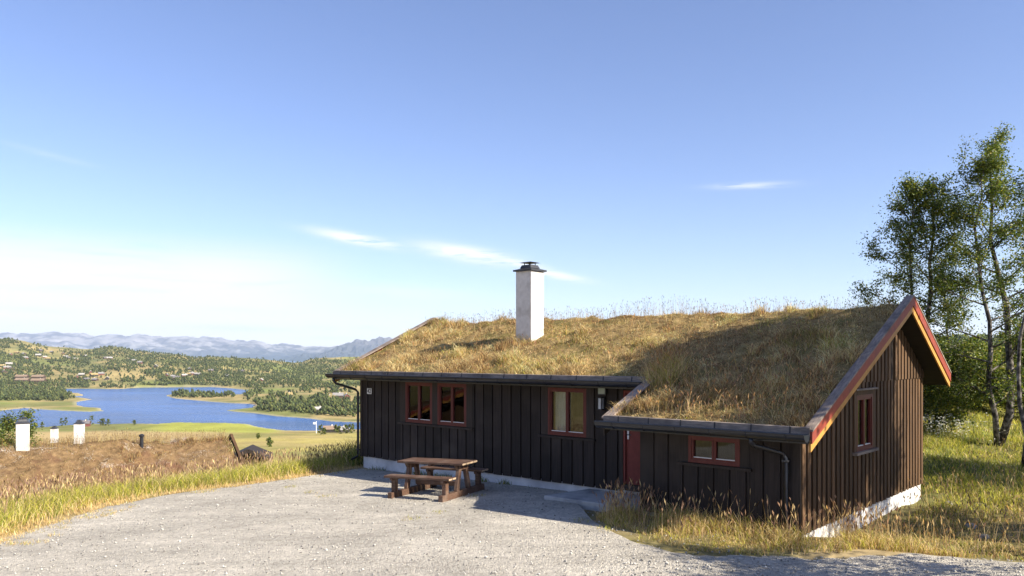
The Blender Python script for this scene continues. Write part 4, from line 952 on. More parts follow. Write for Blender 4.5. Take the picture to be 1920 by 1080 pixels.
def front_grass():
    parts = []
    # strip between the gravel road and the wing
    def reg(n):
        s = 10.0 + 8.5 * rng.random(n); a = -3.9 + 3.2 * rng.random(n); q = np.array(O2)[None] + s[:, None] * US + a[:, None] * UA
        x, y = q[:, 0], q[:, 1]
        lim = np.interp(x, [1.2, 1.5, 2.0, 2.7, 4.2, 6.0, 7.5, 12], [14.4, 14.0, 12.9, 11.75, 11.65, 11.95, 11.6, 11.4])
        ok = (y > lim + 0.12 + 0.9 * (fbm(x * 1.5, y * 1.5, 3) - 0.5)) & ((a < AE - 0.03) | (s > S1 + 0.42)); return x[ok], y[ok], a[ok], (y - lim)[ok]
    x, y, a, e = reg(52000); n = len(x)
    k = rng.random(n) < 0.25 + sm(fbm(x * 1.7 + 5, y * 1.7, 3), 0.35, 0.62); x, y, a, e = x[k], y[k], a[k], e[k]; n = len(x)
    h = 0.04 + 0.06 * rng.random(n) + sm(e, 0.4, 1.6) * 0.14 * rng.random(n) + 0.26 * rng.random(n) * sm(a, -3.1, -2.1) * sm(fbm(x * 1.2, y * 1.2, 2), 0.3, 0.55)
    c = pal(n, [STRAW, GOLD, LIME, OLIVE, BROWN], [0.34, 0.2, 0.28, 0.12, 0.06])
    parts.append(blades(np.stack([x, y, terrain(x, y) - 0.015], -1), h, 0.006 + 0.006 * rng.random(n), 0.2 + 0.7 * rng.random(n), c, np.clip(c * 1.15, 0, 0.8)))
    x, y, a, e = reg(9000); k = (e > 0.55) & (rng.random(len(x)) < 0.45 + 0.55 * sm(a, -3.0, -2.2)) & (rng.random(len(x)) < 0.10 + 1.3 * sm(fbm(x * 1.3 + 9, y * 1.3 + 2, 2), 0.42, 0.64)); x, y = x[k], y[k]; n = len(x)
    c = pal(n, [STRAW, GOLD, PURPLE, BROWN], [0.40, 0.25, 0.2, 0.15]); hd = pal(n, [(0.40, 0.26, 0.17), PURPLE, STRAW, BROWN], [0.35, 0.25, 0.2, 0.2])
    parts.append(stems(np.stack([x, y, terrain(x, y)], -1), 0.26 + 0.45 * rng.random(n) ** 1.2, 0.05 + 0.35 * rng.random(n), c, hd, 0.012, 0.11, 0.005))
    grass_obj('dry_grass', parts, None, 'dry straw coloured grass and seed stalks before the low wing', 'grass')
    # gravel tufts
    parts = []
    for (X, Y) in ((545, 908), (610, 929), (583, 920), (770, 980), (820, 968), (1090, 990), (1140, 1010), (1210, 1030), (980, 905), (950, 907), (1030, 912), (890, 934), (1005, 912)):
        d = (CAMZ - 0.0) * FPX / (Y - HZ); cx_ = (X - 960) / FPX * d; n = 60
        x = cx_ + rng.normal(0, 0.10, n); y = d + rng.normal(0, 0.10, n); c = pal(n, [LIME, STRAW, OLIVE, GREEN], [0.3, 0.3, 0.2, 0.2])
        parts.append(blades(np.stack([x, y, terrain(x, y)], -1), 0.03 + 0.07 * rng.random(n), np.full(n, 0.008), 0.3 + 0.7 * rng.random(n), c))
    yy = 13.0 + 9.3 * rng.random(90); xx = xl(yy) + 0.05 + 0.9 * rng.random(90) ** 2.2
    for cx_, d in zip(xx, yy):
        n = 26; x = cx_ + rng.normal(0, 0.07, n); y = d + rng.normal(0, 0.07, n); c = pal(n, [STRAW, GOLD, LIME, OLIVE], [0.45, 0.25, 0.18, 0.12])
        parts.append(blades(np.stack([x, y, terrain(x, y)], -1), 0.03 + 0.07 * rng.random(n), np.full(n, 0.008), 0.4 + 0.8 * rng.random(n), c))
    # weeds along the foundation
    n = 900; s = 0.5 + 7.2 * rng.random(n); a = -0.05 - 0.2 * rng.random(n) ** 2; k = fbm(s * 1.2, s * 0 + 4, 2) > 0.52; s, a = s[k], a[k]; n = len(s)
    q = np.array(O2)[None] + s[:, None] * US + a[:, None] * UA; c = pal(n, [GREEN, DKGREEN, OLIVE], [0.5, 0.2, 0.3])
    parts.append(blades(np.stack([q[:, 0], q[:, 1], terrain(q[:, 0], q[:, 1])], -1), 0.05 + 0.12 * rng.random(n), np.full(n, 0.012), 0.2 + 0.6 * rng.random(n), c))
    grass_obj('weed_tufts', parts, None, 'small green weed tufts sprouting through the gravel and along the foundation', 'weeds')
front_grass()

def slope_grass():
    parts = []
    n = 85000; d = 11.3 + 25 * rng.random(n) ** 1.15; th = np.arctan((1380 - 960 + 640 * rng.random(n)) / FPX); x = d * np.tan(th); y = d
    s, a = sa(x, y); ok = ~((s < S1 + 0.12) & (a > AE - 0.1) & (a < A1 + 0.1)) & ((s > S1 + 0.42) | (a > A1 + 0.3)) & (y > 11.3)
    x, y, s, a = x[ok], y[ok], s[ok], a[ok]; n = len(x)
    lim = np.interp(x, [4, 6.0, 7.5, 9, 14], [11.8, 12.1, 11.8, 11.7, 11.5]); e = y - lim
    bare = sm(fbm(x * 0.55 + 4, y * 0.55 + 1, 3), 0.42, 0.6) * (1 - sm(e, 3.5, 5.0))
    k = (rng.random(n) < (1 - 0.6 * bare) * (0.45 + 0.7 * sm(fbm(x * 1.4, y * 1.4, 2), 0.35, 0.6))) & (e > 0.1); x, y, e = x[k], y[k], e[k]; n = len(x)
    far_ = sm(e, 2.5, 6.0); h = (0.05 + 0.09 * rng.random(n)) + far_ * 0.12 * rng.random(n)
    c = pal(n, [LIME, GREEN, OLIVE, STRAW], [0.64, 0.16, 0.08, 0.12]); cn = pal(n, [STRAW, OLIVE, GOLD, BROWN, GREEN], [0.3, 0.22, 0.2, 0.13, 0.15]); q = rng.random(n) > 0.12 + 0.86 * far_; c[q] = cn[q]
    parts.append(blades(np.stack([x, y, terrain(x, y) - 0.015], -1), h, 0.009 + 0.010 * rng.random(n) + far_ * 0.006, 0.2 + 0.7 * rng.random(n), c, np.clip(c * 1.2, 0, 0.8)))
    n = 900; d = 12.4 + 9 * rng.random(n) ** 1.4; th = np.arctan((1540 - 960 + 420 * rng.random(n)) / FPX); x = d * np.tan(th); y = d; s, a = sa(x, y); k = (s > S1 + 0.15); x, y = x[k], y[k]; n = len(x)
    c = pal(n, [STRAW, GOLD, PURPLE], [0.5, 0.3, 0.2]); parts.append(stems(np.stack([x, y, terrain(x, y)], -1), 0.25 + 0.35 * rng.random(n), 0.1 + 0.3 * rng.random(n), c, c * 0.85, 0.011, 0.10, 0.005))
    grass_obj('slope_grass', parts, None, 'sunlit green grass on the slope right of the cabin gable', 'grass')
slope_grass()

# white cow parsley flowers on the slope
def flowers():
    V = []; F = []; C = []; n = 170
    x = 12.3 + rng.normal(0, 0.75, n); y = 22.6 + rng.normal(0, 0.6, n); P = np.stack([x, y, terrain(x, y)], -1)
    h = 0.45 + 0.35 * rng.random(n); st = blades(P, h, np.full(n, 0.008), 0.15 * rng.random(n), pal(n, [GREEN, OLIVE], [0.6, 0.4]), pal(n, [(0.72, 0.72, 0.66)], [1], 0.05))
    tip = st[0].reshape(n, 5, 3)[:, 4]; hd = []
    for k in range(3):
        o = tip + rng.normal(0, 0.045, (n, 3)); hd.append(blades(o, np.full(n, 0.02), np.full(n, 0.06), np.full(n, 1.0), pal(n, [(0.72, 0.72, 0.66)], [1], 0.06)))
    grass_obj('flowers', [st] + hd, None, 'patch of white flowering herbs on the slope behind the gable', 'flowers')
flowers()

# ------------------------------------------------------------------ birches and shrubs
def leafcloud(C, sig, per, size, cols, wts, up=0.35):
    n = len(C) * per; c = np.repeat(C, per, 0) + rng.normal(0, 1, (n, 3)) * np.repeat(sig, per)[:, None] * np.array((1, 1, 0.75))
    nrm = rng.normal(0, 1, (n, 3)); nrm[:, 2] = np.abs(nrm[:, 2]) + up; nrm /= np.linalg.norm(nrm, axis=1)[:, None]
    t = np.cross(nrm, rng.normal(0, 1, (n, 3))); t /= np.linalg.norm(t, axis=1)[:, None] + 1e-9; b_ = np.cross(nrm, t)
    sz = (size * (0.65 + 0.7 * rng.random(n)))[:, None]
    V = np.stack([c - t * sz * 0.55, c - b_ * sz * 0.36 + nrm * sz * 0.08, c + t * sz * 0.55, c + b_ * sz * 0.36 + nrm * sz * 0.08], 1).reshape(-1, 3)
    b4 = 4 * np.arange(n)[:, None]; F = np.concatenate([b4 + np.array([[0, 1, 2]]), b4 + np.array([[0, 2, 3]])])
    col = pal(n, cols, wts, 0.15); cl = np.repeat(1 + 0.18 * rng.standard_normal(len(C)), per)[:, None]
    return V, F, np.repeat(np.clip(col * cl, 0.01, 0.6), 4, 0)
LEAFC = [(0.072, 0.108, 0.025), (0.105, 0.142, 0.032), (0.19, 0.205, 0.042), (0.29, 0.25, 0.055)]
def birch(name, x, y, H, label, cat='tree', stems_=1, crown0=0.3, rad=1.7, limbs=15, per=60, leaf=0.065, lean=(0, 0), r0=None, wts=(0.4, 0.33, 0.2, 0.07), group=None, sig=0.21, spread=0.25, subs=5, topp=0.75, seed=None):
    global rng
    keep_rng = rng; rng = np.random.default_rng(seed if seed is not None else int(abs(x * 131 + y * 977 + H * 53)))
    z = gz1(x, y) - 0.05; t = tag(empty(name, (x, y, z)), label, cat, group)
    mb = MB(); centres = []; sg = []
    for k in range(stems_):
        ang = 6.283 * k / max(1, stems_) + rng.random() * 2; of = spread if stems_ > 1 else 0
        h = H * (1 - 0.22 * rng.random() * (k > 0)); n = 9; pts = []; rr = []; jx = jy = 0.0
        rb = (r0 or 0.0125 * H) * (1 if k == 0 else 0.7)
        for i in range(n + 1):
            f = i / n; jx += rng.normal(0, 0.014 * H) * (i > 0); jy += rng.normal(0, 0.014 * H) * (i > 0)
            pts.append(Vector((math.cos(ang) * of * (0.4 + 2.2 * f) + lean[0] * H * f + jx, math.sin(ang) * of * (0.4 + 2.2 * f) + lean[1] * H * f + jy, h * f)))
            rr.append(rb * (1 - f) ** 0.8 + 0.008)
        mb.tube(pts, rr, 7)
        def at(f):
            g = f * n; i = min(int(g), n - 1); return pts[i].lerp(pts[i + 1], g - i), rr[min(i, n)]
        nl = max(4, int(limbs / (1 + 0.45 * (stems_ - 1))))
        for j in range(nl):
            f = crown0 + (0.97 - crown0) * (j + rng.random() * 0.9) / nl; p, r = at(f)
            u = (f - crown0) / (1 - crown0); prof = (0.55 + 0.45 * min(1, u / 0.3)) * (1 - u) ** topp + 0.17
            Ln = rad * prof * (0.65 + 0.6 * rng.random()); az = j * 2.4 + rng.normal(0, 0.5); elv = 0.25 + 0.75 * u + rng.normal(0, 0.15)
            d = Vector((math.cos(az) * math.cos(elv), math.sin(az) * math.cos(elv), math.sin(elv)))
            q = [p]
            for s_ in range(1, 5):
                q.append(q[-1] + d * (Ln / 4)); d = (d + Vector((rng.normal(0, 0.13), rng.normal(0, 0.13), rng.normal(0.03, 0.12)))).normalized()
            mb.tube(q, [r * 0.45, r * 0.34, r * 0.24, r * 0.15, 0.005], 5, cap=False)
            for s_ in range(subs):
                ff = 0.3 + 0.7 * (s_ + rng.random()) / subs; g = ff * 4; i = min(int(g), 3); pp = q[i].lerp(q[i + 1], g - i)
                dd = (d + Vector(rng.normal(0, 0.75, 3))).normalized(); le = Ln * 0.34 * (0.6 + 0.8 * rng.random()) + 0.1
                e = pp + dd * le; e.z -= 0.06 * le; mb.tube([pp, pp.lerp(e, 0.5) + Vector((0, 0, 0.04 * le)), e], [0.010, 0.007, 0.004], 4, cap=False)
                centres += [tuple(e), tuple(pp.lerp(e, 0.68) - Vector((0, 0, 0.05))), tuple(pp.lerp(e, 0.35))]; sg += [sig * (0.5 + 0.7 * rng.random()), sig * (0.5 + 0.5 * rng.random()), sig * 0.6]
        centres += [tuple(pts[-1]), tuple(pts[-2])]; sg += [sig * 0.8] * 2
    mb.build('trunk', M['bark'], t, smooth=True)
    V, F, C = leafcloud(np.array(centres), np.array(sg), max(3, int(per * 0.62)), leaf, LEAFC, wts)
    link('crown', mesh_arrays('crown', V, F, C), M['leaf'], t)
    rng = keep_rng
    return t
SEEDS = (11, 12)
def at_px(X, d): return ((X - 960) / FPX * d, d)
x, y = at_px(1872, 22.5); birch('birch_tree', x, y, 8.9, seed=SEEDS[1], label='tallest birch with open crown right of the gable', crown0=0.14, rad=2.25, limbs=32, per=50, leaf=0.06, lean=(-0.008, 0.0), subs=8, stems_=2, spread=0.12, sig=0.155)
x, y = at_px(1705, 24.0); birch('birch_tree', x, y, 7.6, seed=SEEDS[0], label='shorter dense dark birch rising behind the roof apex', crown0=0.26, rad=1.75, limbs=30, per=54, leaf=0.06, topp=0.95, stems_=2, spread=0.12, wts=(0.36, 0.34, 0.22, 0.08), subs=8, sig=0.165)
x, y = at_px(1918, 19.8); birch('birch_tree', x, y, 7.4, 'slender pale stemmed birch at the right edge', crown0=0.55, rad=1.3, limbs=12, per=50, lean=(0.0, 0.0), r0=0.055)
x, y = at_px(1800, 25.5); birch('birch_tree', x, y, 5.0, 'thin low birch between the two larger birches', crown0=0.25, rad=1.25, limbs=14, per=44, lean=(-0.02, 0), subs=4, r0=0.05, sig=0.16)
# trees past the right edge whose shade falls on gable, roof and road
def tw(s, a): return hw(s, a)
x, y = tw(20.5, 2.6); birch('birch_tree', x, y, 9.35, 'tall birch past the right edge that shades the gable and roof', crown0=0.62, rad=1.65, limbs=38, per=135, leaf=0.12, stems_=2, sig=0.27, topp=0.3, spread=0.15, group='birches past the right edge')
x, y = tw(20.4, 1.75); birch('birch_tree', x, y, 9.0, 'birch past the right edge that shades the wing roof', crown0=0.62, rad=1.4, limbs=36, per=135, leaf=0.12, stems_=2, sig=0.27, topp=0.3, spread=0.15, group='birches past the right edge')
x, y = tw(20.4, -2.6); birch('birch_tree', x, y, 4.4, 'low birch past the right edge that shades the gravel road', crown0=0.25, rad=1.9, limbs=18, per=60, leaf=0.085, stems_=2, sig=0.26, group='birches past the right edge')

x, y = tw(22.8, 4.3); birch('birch_tree', x, y, 7.6, 'birch past the right edge that shades the rocky bank', crown0=0.2, rad=2.0, limbs=24, per=60, leaf=0.09, stems_=2, sig=0.27, group='birches past the right edge')
x, y = tw(21.3, 9.6); birch('birch_tree', x, y, 5.4, 'birch past the right edge that shades the upper slope', crown0=0.25, rad=2.0, limbs=22, per=60, leaf=0.09, stems_=2, sig=0.27, group='birches past the right edge')
shrub_spots = [(1752, 23.5, 2.2, 1.0, 'leafy shrub close against the cabin rear corner'), (1790, 27.0, 1.9, 1.2, 'bushy willow shrub right of the gable eave tip'), (1832, 27.5, 2.0, 1.3, 'rounded yellow green shrub left of the tallest birch'),
               (1868, 29.0, 1.9, 1.3, 'wide shrub behind the trunk of the tallest birch'), (1905, 26.0, 1.9, 1.2, 'dark shrub at the foot of the leaning birch'), (1935, 28.5, 2.6, 1.4, 'shrub cut off by the right edge')]
for X, d, h, r, lab in shrub_spots:
    x, y = at_px(X, d); birch('shrub', x, y, h, lab, 'shrub', stems_=4, crown0=0.12, rad=r * 0.75, limbs=22, per=44, leaf=0.075, wts=(0.22, 0.36, 0.32, 0.10), r0=0.03, sig=0.17, spread=0.28, subs=4, topp=0.5)
x, y = at_px(4, 33.0); birch('shrub', x, y, 4.6, 'green shrub at the left edge beside the nearest white chimney', 'shrub', stems_=3, crown0=0.3, rad=1.3, limbs=24, per=60, leaf=0.075, wts=(0.3, 0.36, 0.26, 0.08), r0=0.05, sig=0.2, spread=0.3)

# rocks on the bank
def rock(X, Y, r, lab):
    x, y, _ = on_ground(X, Y, 10.5, 60); x, y = float(x[0]), float(y[0])
    bm = bmesh.new(); bmesh.ops.create_icosphere(bm, subdivisions=3, radius=1.0); sc = (r * (0.9 + 0.5 * rng.random()), r * (0.8 + 0.4 * rng.random()), r * (0.5 + 0.25 * rng.random())); sd = rng.random() * 50
    for v in bm.verts:
        k = 1 + 0.5 * (float(fbm(np.array([v.co.x * 1.4 + sd]), np.array([v.co.y * 1.4 + v.co.z * 1.9]), 3)[0]) - 0.5)
        v.co = Vector((v.co.x * sc[0] * k, v.co.y * sc[1] * k, max(-0.5, v.co.z) * sc[2] * k))
    me = bpy.data.meshes.new('rock'); bm.to_mesh(me); bm.free(); o = link('rock', me, M['rock'], None, (x, y, gz1(x, y) + sc[2] * 0.15)); o.rotation_euler.z = rng.random() * 6; tag(o, lab, 'rock', 'rocks on the shaded bank')
rock(1820, 990, 0.11, 'largest grey rock on the shaded bank at right'); rock(1845, 1010, 0.10, 'flat grey rock below the largest one on the bank'); rock(1780, 945, 0.09, 'small rock higher up on the shaded bank')

# ------------------------------------------------------------------ neighbouring sod-roofed cabins below the yard
def neighbour(loc, rz, length, half, wall_h, label, chimneys, vent=None, dens=9000, red=True, capw=0.2, capm='cap_wood', group='sod roofed cabins below the yard'):
    """ridge along local x ending at x = 0 on the right; local y away from the camera; z = 0 at the ridge"""
    t = tag(empty('sod_roof_cabin', loc, rz), label, 'cabin', group)
    sl = 0.45; ov = 0.5; H = half + ov; zt = lambda y: -sl * abs(y)
    def sb(mb, x0, x1, y0, y1, d0, d1):
        return mb.hexa([(x0, y0, zt(y0) - d1), (x1, y0, zt(y0) - d1), (x1, y1, zt(y1) - d1), (x0, y1, zt(y1) - d1), (x0, y0, zt(y0) - d0), (x1, y0, zt(y0) - d0), (x1, y1, zt(y1) - d0), (x0, y1, zt(y1) - d0)])
    mb = MB(); sb(mb, -length, -0.03, -H, 0, 0.40, 0.46); sb(mb, -length, -0.03, 0, H, 0.40, 0.46); rf = mb.build('roof', M['soffit'], t)
    for x0, sgn in ((0.0, 1), (-length, -1)):
        for y0, y1 in ((-H - 0.02, 0), (0.0005, H + 0.02)):
            a_, b_ = (x0 - capw, x0) if sgn > 0 else (x0, x0 + capw); mb = MB(); sb(mb, a_, b_, y0, y1, 0.0, 0.03); mb.build('cap_board', M[capm], rf)
            a_, b_ = (x0 - 0.03, x0) if sgn > 0 else (x0, x0 + 0.03); mb = MB(); sb(mb, a_, b_, y0, y1, 0.0301, 0.18); mb.build('verge_board', M['red'] if red else M['trim'], rf)
            a_, b_ = (x0 - 0.05, x0 - 0.02) if sgn > 0 else (x0 + 0.02, x0 + 0.05); mb = MB(); sb(mb, a_, b_, y0, y1, 0.1805, 0.30); mb.build('verge_strip', M['yellow'] if red else M['trim'], rf)
    szf = lambda s, a: -sl * np.sqrt(a ** 2 + 0.03) - 0.06 + (fbm(s * 1.1 + loc[0], a * 1.1, 3) - 0.5) * 0.28 + (fbm(s * 2.6 + loc[0], a * 2.6, 2) - 0.5) * 0.26
    S, A = np.meshgrid(np.linspace(-length + 0.2, -0.2, int(length / 0.14)), np.linspace(-H + 0.02, H - 0.02, int(2 * H / 0.14)), indexing='ij'); Z = szf(S, A); nr, nc = S.shape
    i = np.arange(nr - 1)[:, None] * nc + np.arange(nc - 1)[None, :]
    link('sod', mesh_arrays('sod', np.stack([S, A, Z], -1).reshape(-1, 3), np.stack([i, i + nc, i + nc + 1, i + 1], -1).reshape(-1, 4), smooth=True), M['sod_old'], rf)
    roof_grass(rf, szf, [(-length + 0.2, -0.22, -H + 0.05, 0.7, dens)], 0.0, (-length + 0.3, -0.3), None, dens=1.0, old=True) if dens > 0 else None
    for sgn in (-1, 1):
        z = zt(H); mb = MB(); mb.box(-length + 0.02, -0.02, sgn * H - 0.03, sgn * H + 0.03, z - 0.13, z + 0.06); mb.build('eave_plank', M['grey_wood'], rf)
    zw = zt(half) - 0.43; zb = zw - wall_h
    mb = MB(); mb.add([(-length + 0.5, -half, zb), (-0.5, -half, zb), (-0.5, half, zb), (-length + 0.5, half, zb), (-length + 0.5, -half, zw), (-0.5, -half, zw), (-0.5, half, zw), (-length + 0.5, half, zw), (-0.5, 0, -0.45), (-length + 0.5, 0, -0.45)],
           [(0, 1, 5, 4), (3, 7, 6, 2), (1, 2, 6, 8, 5), (0, 4, 9, 7, 3), (0, 3, 2, 1), (4, 5, 8, 9), (6, 7, 9, 8)])
    mb.build('wall', M['board_side'], t)
    mb = MB(); mb.box(-length + 0.53, -0.53, -half + 0.03, half - 0.03, zb - 1.2, zb - 0.001); mb.build('foundation', M['found'], t)
    # window in the gable end
    mb = MB(); mb.box(-0.5, -0.46, -0.55, 0.55, zw - 1.1, zw - 0.1); wd = mb.build('window', M['redframe'], t); MB().box(-0.4595, -0.455, -0.48, -0.03, zw - 1.03, zw - 0.17).build('pane', M['ink'], wd); MB().box(-0.4595, -0.455, 0.03, 0.48, zw - 1.03, zw - 0.17).build('pane', M['ink'], wd)
    for (cxx, cyy, wdt, ht) in chimneys:
        mb = MB(); zb_ = zt(cyy) - 0.3; c_ = mb.box(cxx - wdt / 2, cxx + wdt / 2, cyy - wdt / 2, cyy + wdt / 2, zb_, ht).build('chimney', M['plaster'], rf)
        def fr(m_, h0, h1, z0, z1): m_.hexa([(cxx - h0, cyy - h0, z0), (cxx + h0, cyy - h0, z0), (cxx + h0, cyy + h0, z0), (cxx - h0, cyy + h0, z0), (cxx - h1, cyy - h1, z1), (cxx + h1, cyy - h1, z1), (cxx + h1, cyy + h1, z1), (cxx - h1, cyy + h1, z1)])
        m_ = MB(); fr(m_, wdt / 2 + 0.03, wdt / 2 - 0.04, ht + 0.001, ht + 0.07); fr(m_, wdt / 3, wdt / 3.6, ht + 0.0705, ht + 0.14); fr(m_, wdt / 3, wdt / 6, ht + 0.17, ht + 0.21); m_.box(cxx - 0.02, cxx + 0.02, cyy - 0.02, cyy + 0.02, ht + 0.13, ht + 0.18); m_.build('chimney_cap', M['metal'], c_)
    if vent:
        vx, vy = vent; m_ = MB(); z = zt(vy); m_.tube([(vx, vy, z - 0.2), (vx, vy, z + 0.30)], 0.065, 10); m_.tube([(vx, vy, z + 0.30), (vx, vy, z + 0.36), (vx, vy, z + 0.40)], [0.095, 0.095, 0.03], 10); m_.build('vent_pipe', M['ink'], rf, smooth=False)
    return t
# nearest one: ridge end at photo column 436, its ridge running down-left
x0, y0 = at_px(436, 31.0); N1 = neighbour((x0, y0, CAMZ - (813 - HZ) / FPX * 31.0), math.atan2(0.52, 0.854), 9.8, 3.0, 2.3, 'nearest sod roofed cabin below the gravel edge with white chimney and black vent pipe', [(-7.0, 0.0, 0.40, 0.72)], (-3.3, -0.45), dens=46000, capw=0.10, capm='board_side', red=False)
x0, y0 = at_px(330, 44.0); neighbour((x0, y0, CAMZ - (823 - HZ) / FPX * 44.0), math.atan2(0.25, 0.968), 12.0, 3.0, 2.3, 'second sod roofed cabin behind the nearest one, with slim white chimney', [(-4.9, 0.1, 0.44, 0.95)], None, dens=15000, red=False, capw=0.1, capm='board_side')
x0, y0 = at_px(190, 60.0); neighbour((x0, y0, CAMZ - (826 - HZ) / FPX * 60.0), math.atan2(0.15, 0.98), 11.0, 3.0, 2.3, 'farthest of the three sod roofed cabins, with smallest white chimney', [(-3.35, 0.1, 0.42, 0.95)], None, dens=7000, red=False, capw=0.1, capm='board_side')
neighbour((-16.5, 19.2, 1.7), R(3), 7.0, 3.0, 3.4, 'cabin past the left edge, its red and ochre gable mirrored in the windows', [], None, dens=7000, group=None)
# small dark gabled hut below the verge
def hut():
    d = 41.0; x0, y0 = at_px(467, d); zt = CAMZ - (840 - HZ) / FPX * d
    t = tag(empty('hut', (x0, y0, zt), R(12)), 'small hut with dark board gable roof just below the verge', 'hut'); hw2, dr_ = 1.05, 0.48
    for sgn in (-1, 1):
        MB().hexa([(0, -0.5, -0.07), (sgn * hw2, -0.5, -dr_ - 0.07), (sgn * hw2, 1.7, -dr_ - 0.07), (0, 1.7, -0.07), (0, -0.5, 0), (sgn * hw2, -0.5, -dr_), (sgn * hw2, 1.7, -dr_), (0, 1.7, 0)]).build('roof', M['trim'], t)
        MB().beam((sgn * 0.02, -0.53, -0.09), (sgn * hw2, -0.53, -dr_ - 0.09), 0.05, 0.2).build('verge_board', M['trim'], t)
    MB().add([(-1.1, 0, -3.2), (1.1, 0, -3.2), (1.0, 0, -0.5), (0, 0, -0.09), (-1.0, 0, -0.5), (-1.1, 1.6, -3.2), (1.1, 1.6, -3.2), (1.0, 1.6, -0.5), (0, 1.6, -0.09), (-1.0, 1.6, -0.5)],
             [(0, 1, 2, 3, 4), (5, 9, 8, 7, 6), (1, 6, 7, 2), (0, 4, 9, 5), (0, 5, 6, 1)]).build('wall', M['endgrain'], t)
    MB().beam((-1.0, -0.06, -0.52), (1.0, -0.06, -0.52), 0.1, 0.10).build('tie_beam', M['trim'], t)
    for k in (-0.5, 0, 0.5): MB().beam((k, -0.05, -2.6), (k, -0.05, -0.12 - abs(k) * 0.45), 0.09, 0.09, up=(0, 1, 0)).build('post', M['trim'], t)
hut()

# ------------------------------------------------------------------ the valley: cabins, woods, flagpole
def cabin_mesh(nm, L_, W_, hw_, hr, wallm, roofm):
    x, y, o = L_ / 2, W_ / 2, 0.5
    V = [(-x, -y, -1.5), (x, -y, -1.5), (x, y, -1.5), (-x, y, -1.5), (-x, -y, hw_), (x, -y, hw_), (x, y, hw_), (-x, y, hw_), (-x, 0, hr), (x, 0, hr)]
    F = [(0, 1, 5, 4), (2, 3, 7, 6), (1, 2, 6, 9, 5), (3, 0, 4, 8, 7)]; k = len(V); e = hw_ - o * (hr - hw_) / y
    V += [(-x - o, -y - o, e + 0.1), (x + o, -y - o, e + 0.1), (x + o, 0, hr + 0.1), (-x - o, 0, hr + 0.1), (x + o, y + o, e + 0.1), (-x - o, y + o, e + 0.1)]
    V += [(a, b_, c + 0.3) for a, b_, c in V[k:k + 6]]
    R_ = [(0, 1, 2, 3), (3, 2, 4, 5), (6, 9, 8, 7), (9, 11, 10, 8), (0, 6, 7, 1), (5, 4, 10, 11), (1, 7, 8, 2), (2, 8, 10, 4), (0, 3, 9, 6), (3, 5, 11, 9)]
    F += [tuple(i + k for i in f) for f in R_]; c0 = len(V)
    q = (x * 0.3, 0.6); V += [(q[0] - 0.4, -0.4, hr - 0.8), (q[0] + 0.4, -0.4, hr - 0.8), (q[0] + 0.4, 0.4, hr - 0.8), (q[0] - 0.4, 0.4, hr - 0.8), (q[0] - 0.4, -0.4, hr + 1.2), (q[0] + 0.4, -0.4, hr + 1.2), (q[0] + 0.4, 0.4, hr + 1.2), (q[0] - 0.4, 0.4, hr + 1.2)]
    F += [tuple(i + c0 for i in f) for f in ((0, 1, 5, 4), (1, 2, 6, 5), (2, 3, 7, 6), (3, 0, 4, 7), (4, 5, 6, 7))]
    me = bpy.data.meshes.new(nm); me.from_pydata(V, [], F); me.materials.append(wallm); me.materials.append(roofm); me.materials.append(M['plaster'])
    for i, p in enumerate(me.polygons): p.material_index = 0 if i < 4 else (1 if i < 14 else 2)
    return me
wm_ = [mat_noise('far_wall_' + n_, c, [v * 1.3 for v in c], (0.5, 0.5, 0.5), 0.85, 3, 0.0) for n_, c in (('brown', (0.06, 0.04, 0.03)), ('dark', (0.03, 0.026, 0.024)), ('red', (0.13, 0.05, 0.04)))]
rm_ = [mat_noise('far_roof_' + n_, c, [v * 1.25 for v in c], (0.6, 0.6, 0.6), 0.85, 3, 0.0) for n_, c in (('grey', (0.21, 0.20, 0.195)), ('turf', (0.26, 0.20, 0.09)), ('slate', (0.13, 0.12, 0.125)), ('pale', (0.30, 0.285, 0.27)), ('tile', (0.20, 0.145, 0.105)))]
kinds = [cabin_mesh('valley_cabin', 11, 7.5, 2.8, 5.4, wm_[i % 3], rm_[j]) for i, j in ((0, 0), (1, 1), (2, 3), (0, 2), (1, 3), (2, 0))]
lodge_me = cabin_mesh('lodge', 24, 11, 5.5, 9.0, wm_[0], rm_[4])
def put(name, me, X, Y, lab, cat, grp, rz=None, sc=1.0):
    x, y, _ = on_ground(X, Y, 60.0); x, y = float(x[0]), float(y[0])
    if not math.isfinite(x): return None
    o = link(name, me, None, None, (x, y, gz1(x, y))); o.rotation_euler.z = rng.random() * 3.14 if rz is None else rz; o.scale = (sc,) * 3
    return tag(o, lab, cat, grp)
ORD = ['leftmost', 'second from left', 'third from left', 'fourth from left', 'fifth from left', 'sixth from left', 'seventh from left', 'eighth from left', 'ninth from left', 'tenth from left', 'eleventh from left', 'twelfth from left', 'thirteenth from left', 'fourteenth from left', 'fifteenth from left', 'sixteenth from left', 'seventeenth from left', 'eighteenth from left', 'nineteenth from left', 'twentieth from left']
